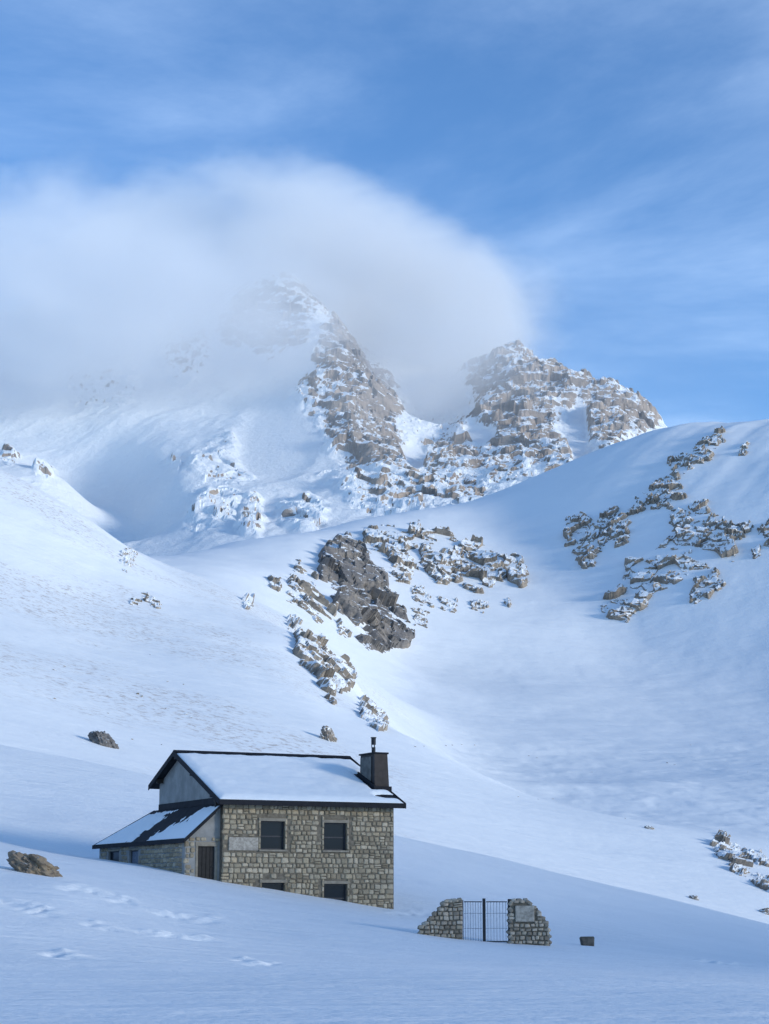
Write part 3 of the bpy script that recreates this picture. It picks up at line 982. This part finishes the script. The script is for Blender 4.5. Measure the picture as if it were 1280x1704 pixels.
def lay_courses(x0, x1, z0, z1, ok, hr=(.18, .31), wr=(.18, .44), seed=1):
    """coursed rubble: list of (x, z, w, h) kept where ok() allows"""
    r = random.Random(seed)
    out, z = [], z0
    while z < z1 - .1:
        h = min(r.uniform(*hr), z1 - z)
        x = x0 + r.uniform(-.1, 0.02)
        while x < x1 - .08:
            w = r.uniform(*wr)
            if x + w > x1 - .12:
                w = x1 - x
            dz = r.uniform(-.025, .025)
            if w > .3 and r.random() < .16:
                a = r.uniform(.4, .6)
                cand = [(x + w / 2, z + h * a / 2 + dz, w, h * a), (x + w / 2, z + h * (1 + a) / 2 + dz, w, h * (1 - a))]
            else:
                cand = [(x + w / 2, z + h / 2 + dz, w, h * r.uniform(.92, 1.05))]
            out += [c for c in cand if ok(*c)]
            x += w
        z += h
    return out


def place_stones(lst, mesh_list, parent, frame, limit, name='stone', depth=.13, gap=.022, seed=0):
    """frame(x, z) -> (origin, ex, ez, outward) in the parent's space"""
    r = random.Random(seed)
    lst = sorted(lst, key=lambda s: -s[2] * s[3])
    rest_v, rest_f = [], []
    for i, (x, z, w, h) in enumerate(lst):
        k = r.randrange(len(STV))
        org, ex, ez, out = frame(x, z)
        fl = -1 if r.random() < .5 else 1
        dd = depth * r.uniform(.8, 1.3)
        M = Matrix((
            (ex[0] * (w - gap) * fl, -out[0] * dd * 1.0, ez[0] * (h - gap), org[0]),
            (ex[1] * (w - gap) * fl, -out[1] * dd * 1.0, ez[1] * (h - gap), org[1]),
            (ex[2] * (w - gap) * fl, -out[2] * dd * 1.0, ez[2] * (h - gap), org[2]),
            (0, 0, 0, 1)))
        M = M @ Matrix.Rotation(r.uniform(-.05, .05), 4, 'Y')
        if i < limit:
            o = link(name, mesh_list[k], None, parent)
            o.matrix_local = M
        else:
            v, f = STV[k]
            n = len(rest_v)
            rest_v += [tuple(M @ Vector(q)) for q in v]
            rest_f += [tuple(n + a for a in q) for q in f]
    if rest_v:
        me = bpy.data.meshes.new('wall_stones')
        me.from_pydata(rest_v, [], rest_f)
        me.update()
        return me
    return None


# ------------------------------------------------------------------ the stone hut
house = link('stone_hut', None)
house.location = HO
house.rotation_euler = (0, 0, TH)
tag(house, 'two-storey rubble-stone mountain hut with snowy dark roof and lean-to on its left', 'hut')
HW, HD = 9.75, 9.9
RB, RZ = 6.5, 7.0          # ridge position and height
SL = 0.414


def zr(b_):
    return RZ - SL * abs(b_ - RB)


# front wall with its openings
WINS = [(2.10, 3.43, 1.63, 3.08), (5.68, 6.97, 1.63, 3.05), (2.20, 3.45, -1.45, -0.05), (5.70, 7.01, -1.5, -0.10)]


def wall_with_holes(xs, zs, holes, y0, y1, topf=None):
    m = MB()
    for i in range(len(xs) - 1):
        for j in range(len(zs) - 1):
            cx_, cz_ = (xs[i] + xs[i + 1]) / 2, (zs[j] + zs[j + 1]) / 2
            if any(h[0] < cx_ < h[1] and h[2] < cz_ < h[3] for h in holes):
                continue
            m.box(xs[i], xs[i + 1], y0, y1, zs[j], zs[j + 1])
    return m


def merged(m, name, mat, parent):
    import bmesh
    me = m.mesh(name)
    bm = bmesh.new()
    bm.from_mesh(me)
    bmesh.ops.remove_doubles(bm, verts=bm.verts, dist=1e-4)
    # drop inner faces shared by two boxes
    seen = {}
    for f in bm.faces:
        k = tuple(sorted(v.index for v in f.verts))
        seen.setdefault(k, []).append(f)
    bmesh.ops.delete(bm, geom=[f for fs in seen.values() if len(fs) > 1 for f in fs], context='FACES')
    bm.to_mesh(me)
    bm.free()
    return link(name, me, mat, parent)


xs = sorted({0, HW} | {w[0] for w in WINS} | {w[1] for w in WINS})
zs = sorted({-3.0, zr(0) - .2} | {w[2] for w in WINS} | {w[3] for w in WINS})
fw = merged(wall_with_holes(xs, zs, WINS, 0.05, 0.45), 'front_wall', M_mortar, house)
SM = stone_meshes(M_stone)
PLAQ = (0.32, 1.95, 1.55, 2.26)


def front_ok(x, z, w, h):
    for (a, b_, c, d) in WINS:
        if x + w / 2 > a - .10 and x - w / 2 < b_ + .10 and z + h / 2 > c - .10 and z - h / 2 < d + .17:
            return False
    a, b_, c, d = PLAQ
    return not (x + w / 2 > a and x - w / 2 < b_ and z + h / 2 > c and z - h / 2 < d)


zg = lambda x: 0.0 - 0.142 * x - 0.25     # snow line on the front wall, a little below it
lst = lay_courses(0.02, HW - .02, -2.2, zr(0) - .22, lambda x, z, w, h: front_ok(x, z, w, h) and z > zg(x), seed=4)
# narrow fillers beside windows and plaque
for (a, b_, c, d) in WINS:
    for xx in (a - .075, b_ + .075):
        z = c
        while z < d + .1:
            h_ = rng.uniform(.24, .4)
            if z + h_ / 2 > zg(xx):
                lst.append((xx, z + h_ / 2, .15, h_))
            z += h_
me = place_stones(lst, SM, house, lambda x, z: ((x, 0.05, z), (1, 0, 0), (0, 0, 1), (0, -1, 0)), 298)
rest = [me] if me else []

for (a, b_, c, d) in WINS:
    w = MB()
    fr = .07
    w.box(a, b_, .20, .27, d - fr, d).box(a, b_, .20, .27, c, c + fr).box(a, a + fr, .20, .27, c + fr, d - fr).box(b_ - fr, b_, .20, .27, c + fr, d - fr)
    win = w.build('window', M_frame, house)
    mid_ = c + (d - c) * .47
    MB().box(a + fr, b_ - fr, .205, .265, mid_ - .035, mid_ + .035).build('rail', M_frame, win)
    MB().box(a + fr, b_ - fr, .235, .245, c + fr, mid_ - .035).build('pane', M_glass, win)
    MB().box(a + fr, b_ - fr, .235, .245, mid_ + .035, d - fr).build('pane', M_glass, win)
    if c > 0:
        MB().box(a - .12, b_ + .12, -.07, .24, c - .10, c).build('sill', M_lintel, win, .015)
    MB().box(a - .14, b_ + .14, -.015, .2, d, d + .16).build('lintel', M_lintel, win, .015)

pq = MB().box(PLAQ[0], PLAQ[1], -.02, .06, PLAQ[2] + .02, PLAQ[3] - .02).build('plaque', M_plaque, house, .02)
pq['label'] = 'pale worn stone plaque left of the upper windows'

# gables and back wall
for x0, nm in ((0.0, 'gable_wall'), (HW - .4, 'gable_wall')):
    b0 = .45
    m = MB().prism([(x0, b0, -3), (x0, HD, -3), (x0, HD, zr(HD) - .2), (x0, RB, RZ - .2), (x0, b0, zr(b0) - .2)], (.4, 0, 0))
    g_ = m.build(nm, M_plaster, house)
MB().box(.4, HW - .4, HD - .4, HD, -3, zr(HD) - .25).build('back_wall', M_plaster, house)

# roof
OV, E0, E1 = .42, -.52, 10.5
rf = MB()
rf.prism([(-OV, E0, zr(E0)), (-OV, RB, RZ), (-OV, E1, zr(E1)), (-OV, E1, zr(E1) - .17), (-OV, RB, RZ - .17), (-OV, E0, zr(E0) - .17)], (HW + 2 * OV, 0, 0))
roof = rf.build('roof', M_dark, house)
MB().box(-OV - .03, HW + OV + .03, E0 - .05, E0 - .003, zr(E0) - .24, zr(E0) + .03).build('fascia', M_dark, roof, .01)
for x0 in (-OV - .04, HW + OV + .003):
    MB().prism([(x0, E0, zr(E0) + .04), (x0, RB, RZ + .04), (x0, E1, zr(E1) + .04), (x0, E1, zr(E1) - .25), (x0, RB, RZ - .25), (x0, E0, zr(E0) - .25)], (.037, 0, 0)).build('bargeboard', M_dark, roof)
MB().prism([(-OV - .02, RB - .24, RZ - .055), (-OV - .02, RB, RZ + .09), (-OV - .02, RB + .24, RZ - .055)], (HW + 2 * OV + .04, 0, 0)).build('ridge_cap', M_dark, roof)
for bb in (.35, .95, 4.0, RB, 9.3):
    MB().box(-.38, 0, bb - .08, bb + .08, zr(bb) - .42, zr(bb) - .19).build('purlin_end', M_wood, roof)
MB().hexa([(-.3, .35, 3.75), (-.16, .35, 3.75), (-.16, .5, 3.75), (-.3, .5, 3.75), (-.3, .35, 4.2), (-.16, .35, 4.2), (-.16, .5, 4.2), (-.3, .5, 4.2)]).build('bracket', M_wood, roof)


def roof_snow(name, parent, x0, x1, t0, t1, surf, cover, thick, nx=120, nt_=70, seed=0):
    """snow lying on a roof plane; surf(x, t) -> point; hides under the roof where cover < 0"""
    X, T_ = np.meshgrid(np.linspace(x0, x1, nx), np.linspace(t0, t1, nt_))
    p = np.array([surf(a, c) for a, c in zip(X.ravel(), T_.ravel())])
    cv = cover(X.ravel(), T_.ravel(), p)
    hgt = np.where(cv > 0, 1, 0) * thick * sstep(0, .5, cv) ** .5 * (1 + .5 * fbm(p, 1.1, 3, seed)) - .05 * (cv <= 0)
    p[:, 2] += hgt
    return link(name, grid_mesh(name, p, nx, nt_, keep=(cv > 0)), M_roofsnow, parent)


def cover_main(x, b_, p):
    e = .25 * fbm(p, .55, 3, 501) + .25 * fbm(p, 2.2, 2, 503)
    dr = (RB - .33) - b_ + .8 * e
    de = b_ - (E0 + .03) + .3 * e
    dl = x + OV - .05 + .2 * e
    drt = (HW + OV - .1) - x + .4 * e
    cv = np.minimum(np.minimum(dr, de), np.minimum(dl, drt))
    # melted round the chimney and on the bare corner below it
    ch = np.maximum(np.abs(x - 9.75) - .62, np.abs(b_ - 2.6) - 1.25) + .25 * e
    ch2 = np.hypot((x - 9.62) / .75, (b_ - .42) / .42) - 1 + 1.1 * e
    return np.minimum(cv, np.minimum(ch * 1.5, ch2))


roof_snow('snow_cover', roof, -OV + .01, HW + OV - .02, E0 + .01, RB - .1, lambda x, b_: (x, b_, zr(b_) + .012), cover_main, .15, 170, 110, 7)
roof_snow('snow_cover', roof, -OV + .05, HW + OV - .05, RB + .3, E1 - .05, lambda x, b_: (x, b_, zr(b_) + .012), lambda x, b_, p: np.minimum(b_ - RB - .3, E1 - .05 - b_) + .1, .10, 60, 30, 9)

# chimney
CX0, CX1, CB0, CB1, CZ = 9.28, 10.14, 1.4, 3.3, 6.86
ch = MB().hexa([(CX0, CB0, 4.3), (CX1 + .04, CB0 - .02, 4.3), (CX1 + .04, CB1, 4.3), (CX0, CB1, 4.3), (CX0 + .02, CB0 + .08, CZ), (CX1 - .06, CB0 + .08, CZ), (CX1 - .06, CB1 - .05, CZ), (CX0 + .02, CB1 - .05, CZ)]).build('chimney', M_brown, house)
MB().hexa([(CX0 - .04, CB0 + .42, zr(CB0 + .42) + .33), (CX0 - .008, CB0 + .42, zr(CB0 + .42) + .33), (CX0 - .008, CB1 - .12, zr(CB1) + .22), (CX0 - .04, CB1 - .12, zr(CB1) + .22),
           (CX0 - .03, CB0 + .42, CZ - .13), (CX0 + .0, CB0 + .42, CZ - .13), (CX0 + .0, CB1 - .12, CZ - .13), (CX0 - .03, CB1 - .12, CZ - .13)]).build('plaster_panel', plain_mat('dark_plaster', (0.13, 0.125, 0.115), 0.9, 0.3, 3.0, 0.006), ch)  # plaster in a darker grey than the gable walls
MB().box(CX0 - .07, CX1 + .0, CB0 + .02, CB1 + .02, CZ, CZ + .09).build('cap', M_dark, ch, .01)
MB().prism([(CX0 - .09, CB0 - .12, zr(CB0) - .02), (CX0 - .09, CB1 + .12, zr(CB1) + .06), (CX0 - .09, CB1 + .12, zr(CB1) + .32), (CX0 - .09, CB0 - .12, zr(CB0) + .26)], (.085, 0, 0)).build('flashing', M_dark, ch)
MB().box(CX0 - .09, CX1 + .1, CB0 - .13, CB0 - .03, zr(CB0) - .06, zr(CB0) + .22).build('flashing', M_dark, ch)
pipe = MB().tube((9.66, 2.35, CZ + .09), (9.66, 2.35, CZ + .42), .11, 14).tube((9.66, 2.35, CZ + .56), (9.66, 2.35, CZ + .92), .13, 14).build('flue_pipe', M_iron, ch)
for q in range(3):
    a = q * 2.1 + .5
    MB().tube((9.66 + .1 * math.cos(a), 2.35 + .1 * math.sin(a), CZ + .40), (9.66 + .1 * math.cos(a), 2.35 + .1 * math.sin(a), CZ + .58), .022, 6).build('cowl_strut', M_iron, pipe)
MB().tube((9.66, 2.35, CZ + .92), (9.66, 2.35, CZ + .97), .16, 14).build('cowl_cap', M_iron, pipe)

# lean-to
AX = -1.9
AD = (-1.19, -.28, -1.0, 1.77)
zl = lambda x: 3.98 + (x / 2.05) * 1.83       # roof plane of the lean-to
# front wall of the lean-to with the door opening
m = MB()
m.prism([(AX, .4, -1.5), (AD[0], .4, -1.5), (AD[0], .4, zl(AD[0]) - .14), (AX, .4, zl(AX) - .14)], (0, .35, 0))
m.prism([(AD[1], .4, -1.5), (-.003, .4, -1.5), (-.003, .4, zl(0) - .14), (AD[1], .4, zl(AD[1]) - .14)], (0, .35, 0))
m.prism([(AD[0], .4, AD[3]), (AD[1], .4, AD[3]), (AD[1], .4, zl(AD[1]) - .14), (AD[0], .4, zl(AD[0]) - .14)], (0, .35, 0))
m.build('lean_to_front_wall', M_plaster, house)
SW = [(7.7, 9.2, .9, 1.72), (11.0, 12.9, 1.0, 1.74)]
m = MB()
ys = sorted({.75, 14.2} | {w[0] for w in SW} | {w[1] for w in SW})
zs = sorted({-1.5, zl(AX) - .14} | {w[2] for w in SW} | {w[3] for w in SW})
for i in range(len(ys) - 1):
    for j in range(len(zs) - 1):
        cy_, cz_ = (ys[i] + ys[i + 1]) / 2, (zs[j] + zs[j + 1]) / 2
        if not any(h[0] < cy_ < h[1] and h[2] < cz_ < h[3] for h in SW):
            m.box(AX, AX + .35, ys[i], ys[i + 1], zs[j], zs[j + 1])
merged(m, 'lean_to_side_wall', M_plaster, house)
MB().prism([(AX, 14.2, -1), (-.01, 10.0, -1), (-.01, 10.0, 3.6), (AX, 14.2, zl(AX) - .14)], (0, .35, 0)).build('lean_to_end_wall', M_plaster, house)
dr = MB().box(AD[0], AD[1], .5, .56, -1.0, AD[3]).build('door', M_door, house)
for k in range(4):
    x = AD[0] + .04 + k * .215
    MB().box(x, x + .2, .475, .498, -1.0, AD[3] - .04).build('plank', M_door, dr, .008)
MB().tube((AD[1] - .12, .46, .75), (AD[1] - .12, .41, .75), .025, 8).build('handle', M_iron, dr)
MB().box(AD[0] - .16, AD[1] + .16, .36, .6, AD[3], AD[3] + .22).build('door_lintel', M_lintel, dr, .015)
for x in (AD[0] - .14, AD[1] + .004):
    MB().box(x, x + .136, .37, .6, -1.0, AD[3]).build('door_jamb', M_lintel, dr, .015)
for k, (y0, y1, z0, z1) in enumerate(SW):
    win = MB().box(AX + .12, AX + .2, y0, y1, z0, z0 + .06).box(AX + .12, AX + .2, y0, y1, z1 - .06, z1).box(AX + .12, AX + .2, y0, y0 + .06, z0 + .06, z1 - .06).box(AX + .12, AX + .2, y1 - .06, y1, z0 + .06, z1 - .06).build('window', M_frame, house)
    MB().box(AX + .15, AX + .16, y0 + .06, y1 - .06, z0 + .06, z1 - .06).build('pane', M_glass if k else M_wire, win)
    MB().box(AX - .03, AX + .1, y0 - .1, y1 + .1, z1, z1 + .12).build('lintel', M_lintel, win, .01)
# rubble on the lean-to walls, thinly pointed
l2 = lay_courses(.8, 14.2, .1, 1.98, lambda y, z, w, h: not any(y + w / 2 > s[0] - .05 and y - w / 2 < s[1] + .05 and z + h / 2 > s[2] - .05 and z - h / 2 < s[3] + .14 for s in SW), hr=(.2, .3), wr=(.3, .6), seed=21)
me = place_stones(l2, SM, house, lambda y, z: ((AX + .005, y, z), (0, -1, 0), (0, 0, 1), (-1, 0, 0)), 0, depth=.12, gap=.03)
rest.append(me)
l3 = lay_courses(AX + .02, 0, -.2, 2.3, lambda x, z, w, h: not (x + w / 2 > AD[0] - .15 and x - w / 2 < AD[1] + .15 and z - h / 2 < AD[3] + .23) and z + h / 2 < zl(x) - .3 and z < 2.2, hr=(.2, .3), wr=(.2, .4), seed=22)
me = place_stones(l3, SM, house, lambda x, z: ((x, .405, z), (1, 0, 0), (0, 0, 1), (0, -1, 0)), 0, depth=.12, gap=.03)
rest.append(me)
# corner quoins where the lean-to meets the hut
vv, ff = [], []
for me in rest:
    n = len(vv)
    vv += [tuple(v.co) for v in me.vertices]
    ff += [tuple(n + i for i in p.vertices) for p in me.polygons]
me = bpy.data.meshes.new('rubble_stones')
me.from_pydata(vv, [], ff)
me.update()
rs2 = link('rubble_stones', me, M_stone, house)
rs2['kind'] = 'stuff'

# lean-to roof
pts = [(-.005, .02, zl(0)), (-2.08, .02, zl(-2.08)), (-2.08, 15.2, zl(-2.08)), (-.005, 10.6, zl(0))]
lr_ = MB().hexa([(p[0], p[1], p[2] - .14) for p in pts] + pts).build('lean_to_roof', M_dark, house)
MB().box(-2.13, -2.085, .0, 15.25, zl(-2.08) - .2, zl(-2.08) + .02).build('fascia', M_dark, lr_)
MB().prism([(-2.1, -.03, zl(-2.1) + .02), (-.42, -.03, zl(-.42) + .02), (-.42, -.03, zl(-.42) - .18), (-2.1, -.03, zl(-2.1) - .18)], (0, .045, 0)).build('bargeboard', M_dark, lr_)
MB().prism([(-2.08, 15.22, zl(-2.08) + .02), (-.005, 10.63, zl(0) + .02), (-.005, 10.63, zl(0) - .18), (-2.08, 15.22, zl(-2.08) - .18)], (0, .05, 0)).build('bargeboard', M_dark, lr_)
MB().box(-.05, -.004, .5, 9.85, zl(0) - .02, zl(0) + .30).build('flashing', M_dark, lr_)


def cover_lt(s, t_, p):
    b_ = p[:, 1]
    n = fbm(p * np.array([1, .7, 1]), .55, 4, 601)
    n2 = fbm(p * np.array([.6, 1.6, .6]), .7, 3, 603)
    dark = 1 - np.abs(b_ - (4.4 + 2.6 * t_)) / (2.7 - .4 * t_)
    cv = .16 - dark * 1.0 + 1.0 * n + .8 * n2
    patch = sstep(.45, .8, t_) * sstep(1.2, 2.2, b_) * sstep(7.0, 5.5, b_)
    cv = cv + patch * (.9 + 1.6 * n2) * .6
    edge = np.minimum(np.minimum(b_ - .1, (1 - t_) * 2 + .02), np.minimum(15.0 - (4.6 * (1 - t_)) - b_, t_ * 2 - .15 + .3 * n))
    return np.minimum(cv, edge)


def surf_lt(s, t_):
    x = -.02 - 2.03 * t_
    far = 10.55 + (15.15 - 10.55) * t_
    return (x, .06 + (far - .06) * s, zl(x) + .012)


roof_snow('snow_cover', lr_, 0, 1, 0, 1, surf_lt, cover_lt, .07, 170, 60, 13)

# ------------------------------------------------------------------ gate pillars and iron gate
GD = 83.0
PX = GD / FPX * 1.0
GM = stone_meshes(M_gstone)


def gp(px, py):
    p = at(px, py, GD)
    return p.x, p.z


def pillar(label, poly, plaque=None, seed=0):
    pts = [gp(*q) for q in poly]
    x0 = min(p[0] for p in pts)
    x1 = max(p[0] for p in pts)
    z0 = min(p[1] for p in pts)
    z1 = max(p[1] for p in pts)
    root = link('stone_pillar', None)
    root.location = ((x0 + x1) / 2, GD, z0)
    tag(root, label, 'pillar', 'ruined stone pillars of the gate')
    P = np.array([(a - root.location.x, c - z0) for a, c in pts])
    MB().prism([(a, .06, c) for a, c in P], (0, .42, 0)).build('core', M_mortar, root)

    def ok(x, z, w, h):
        if plaque and x + w / 2 > plaque[0] and x - w / 2 < plaque[1] and z + h / 2 > plaque[2] and z - h / 2 < plaque[3]:
            return False
        return poly_sd(np.array([x]), np.array([z]), P)[0] > .0
    if plaque:
        q0, q1 = gp(plaque[0], plaque[3]), gp(plaque[1], plaque[2])
        plaque = (q0[0] - root.location.x, q1[0] - root.location.x, q0[1] - z0, q1[1] - z0)
    lst = lay_courses(P[:, 0].min(), P[:, 0].max(), -.35, P[:, 1].max(), ok, hr=(.14, .22), wr=(.14, .3), seed=seed)
    place_stones(lst, GM, root, lambda x, z: ((x, .06, z), (1, 0, 0), (0, 0, 1), (0, -1, 0)), 299, depth=.16, gap=.018, seed=seed)
    # side facing the gate and the top
    back = lay_courses(P[:, 0].min(), P[:, 0].max(), -.35, P[:, 1].max(), lambda *a: poly_sd(np.array([a[0]]), np.array([a[1]]), P)[0] > 0, hr=(.2, .3), wr=(.25, .4), seed=seed + 5)
    me = place_stones(back, GM, root, lambda x, z: ((x, .48, z), (-1, 0, 0), (0, 0, 1), (0, 1, 0)), 0, depth=.16, seed=seed)
    b_ = link('rubble_stones', me, M_gstone, root)
    b_['kind'] = 'stuff'
    # loose capping stones along the broken top
    for k in range(len(P)):
        a, c = P[k], P[(k + 1) % len(P)]
        if c[0] <= a[0] or max(a[1], c[1]) < .3:
            continue
        n = max(1, int(np.hypot(*(c - a)) / .22))
        for j in range(n):
            q = a + (c - a) * (j + .5) / n
            for yy in (.14, .36):
                o = link('capping_stone', GM[(j * 3 + k) % len(GM)], None, root)
                o.location = (q[0], yy, q[1] - .02)
                o.scale = (.2 + .06 * ((j * 7 + k) % 3) / 2, .24, .17)
                o.rotation_euler = (.1 * (j % 3), math.atan2(-(c - a)[1], (c - a)[0]) * .5, .3 * (j % 2))
    if plaque:
        pl = MB().box(plaque[0], plaque[1], -.045, .07, plaque[2], plaque[3]).build('plaque', M_plaque, root, .02)
        pl['label'] = 'pale blank stone slab set in the pillar'
    return root


pillar('left gate pillar, triangular stub of rubble stone sloping down to the left', [(698, 1562), (698, 1545), (712, 1534), (728, 1515), (742, 1499), (770, 1497), (770, 1590), (698, 1590)], seed=31)
pillar('right gate pillar of rubble stone with a pale slab, stepping down to the right', [(850, 1600), (850, 1498), (880, 1498), (884, 1507), (895, 1511), (899, 1524), (908, 1530), (914, 1552), (915, 1600)], plaque=(858, 889, 1507, 1534), seed=37)

gate = link('iron_gate', None)
gx0, gz0 = gp(806, 1572)
gate.location = (gx0, GD + .2, gz0)
tag(gate, 'dark iron double gate of thin bars standing between the two stone pillars', 'gate')
lx = lambda px: gp(px, 1500)[0] - gx0
lz = lambda py: gp(806, py)[1] - gz0
MB().box(lx(803.4), lx(808.4), -.05, .05, -.3, lz(1495)).build('post', M_iron, gate, .008)
MB().box(lx(845.5), lx(850.5), -.09, .05, -.3, lz(1496)).build('post', M_iron, gate, .008)
MB().box(lx(770.3), lx(771.6), -.03, .03, -.3, lz(1498)).build('post', M_wire, gate, .005)
for (a, b_, mt) in ((772.5, 802.5, M_wire), (809.5, 844.5, M_iron)):
    leaf = MB().box(lx(a), lx(b_), -.018, .018, lz(1501.5), lz(1499.8)).box(lx(a), lx(b_), -.018, .018, lz(1568), lz(1566)).build('gate_leaf', M_iron, gate)
    n = 7
    for k in range(n):
        x = lx(a) + (lx(b_) - lx(a)) * (k + .5) / n
        MB().tube((x, 0, lz(1566.5)), (x, 0, lz(1500.5)), .0085, 6).build('bar', M_wire, leaf)
    for q in (1520, 1545):
        MB().box(lx(a), lx(b_), .009, .019, lz(q) - .008, lz(q) + .008).build('rail', M_wire, leaf)

# low broken wall end farther right
h = T_near.hit(977, 1574, 40, 120)
o = MB().hexa([(-.12, -.2, -.55), (.3, -.22, -.6), (.32, .2, -.6), (-.1, .22, -.55), (-.36, -.16, .26), (.31, -.2, .3), (.33, .22, .27), (-.3, .2, .24)]).build('wall_stub', plain_mat('stub_stone', (0.11, 0.10, 0.085), 0.95, 0.4, 4.0, 0.03), None, .05)
o.location = h + Vector((0, .15, .12))
o.rotation_euler = (0, R(3), R(12))
tag(o, 'short dark wall stub sticking out of the snow right of the gate', 'wall stub')

# ------------------------------------------------------------------ cloud hanging on the peak
def cloud(name, label, c, rad, dens, edge, noise_scale, noise_amp, zfade=None, aniso=0.0, alb=0.995):
    """c: photo x, y and distance; rad: photo pixels wide/high and metres deep"""
    ctr = at(*c)
    k = c[2] / FPX
    rr = (rad[0] * k, rad[2], rad[1] * k)
    import bmesh
    bm = bmesh.new()
    bmesh.ops.create_icosphere(bm, subdivisions=4, radius=1.22)
    me = bpy.data.meshes.new(name)
    for v in bm.verts:
        v.co = Vector((v.co.x * rr[0], v.co.y * rr[1], v.co.z * rr[2]))
    bm.to_mesh(me)
    bm.free()
    m = bpy.data.materials.new(name)
    m.use_nodes = True
    t = m.node_tree
    t.nodes.clear()
    out = nd(t, 'ShaderNodeOutputMaterial')
    vol = nd(t, 'ShaderNodeVolumePrincipled')
    vol.inputs['Color'].default_value = (alb, alb, alb, 1)
    vol.inputs['Anisotropy'].default_value = aniso
    t.links.new(vol.outputs[0], out.inputs['Volume'])
    tcn = nd(t, 'ShaderNodeTexCoord')
    mpn = nd(t, 'ShaderNodeMapping')
    mpn.inputs['Scale'].default_value = (1 / rr[0], 1 / rr[1], 1 / rr[2])
    t.links.new(tcn.outputs['Object'], mpn.inputs[0])
    ln = nd(t, 'ShaderNodeVectorMath')
    ln.operation = 'LENGTH'
    t.links.new(mpn.outputs[0], ln.inputs[0])
    n = noise(t, stretched(t, tcn.outputs['Object'], (1, 1, 1.5)), noise_scale, 4, 0.55, 0.4)
    nf = noise(t, stretched(t, tcn.outputs['Object'], (0.7, 1, 1.6), R(20)), noise_scale * 4.5, 5, 0.6, 0.6)
    n = mth(t, 'ADD', mth(t, 'MULTIPLY', n, 0.68), mth(t, 'MULTIPLY', nf, 0.32))
    e = mth(t, 'ADD', mth(t, 'SUBTRACT', 1.0, ln.outputs['Value']), mth(t, 'MULTIPLY', mth(t, 'SUBTRACT', n, 0.5), noise_amp))
    d = mth(t, 'MULTIPLY', ramp(t, e, 0.0, edge), dens)
    if zfade:
        sp = nd(t, 'ShaderNodeSeparateXYZ')
        t.links.new(tcn.outputs['Object'], sp.inputs[0])
        lo = at(c[0], zfade[0], c[2]).z - ctr.z
        hi = at(c[0], zfade[1], c[2]).z - ctr.z
        zz_ = mth(t, 'ADD', sp.outputs[2], mth(t, 'MULTIPLY', mth(t, 'SUBTRACT', n, 0.5), (hi - lo) * 1.6))
        d = mth(t, 'MULTIPLY', d, ramp(t, zz_, lo, hi))
    d = mth(t, 'MULTIPLY', d, mth(t, 'ADD', mth(t, 'MULTIPLY', ramp(t, n, 0.38, 0.64), 1.3), 0.3))
    t.links.new(d, vol.inputs['Density'])
    o = link(name, me, m)
    o.location = ctr
    tag(o, label, kind='stuff')
    return o


cloud('cloud_cap', 'smooth grey-white cloud cap hanging over the peak', (440, 590, 2335), (472, 328, 365), 0.0095, 0.22, 0.0055, 0.5, zfade=(800, 590), alb=0.985)
cloud('cloud_edge', 'ragged thinner cloud edge right of the cap', (770, 540, 2290), (200, 130, 200), 0.005, 0.5, 0.008, 1.2, alb=0.985)
cloud('mist_bank', 'mist drifting over the left shoulder of the mountain', (60, 650, 1960), (560, 330, 420), 0.0075, 0.45, 0.005, 1.3, zfade=(800, 590))
cloud('mist_wisp', 'thin mist in the gap between rib and right-hand peak', (745, 600, 1990), (190, 150, 170), 0.006, 0.7, 0.010, 1.2)
cloud('mist_veil', 'faint veil of mist in front of the whole mountain', (560, 720, 1720), (900, 420, 380), 0.0006, 0.6, 0.004, 0.4)
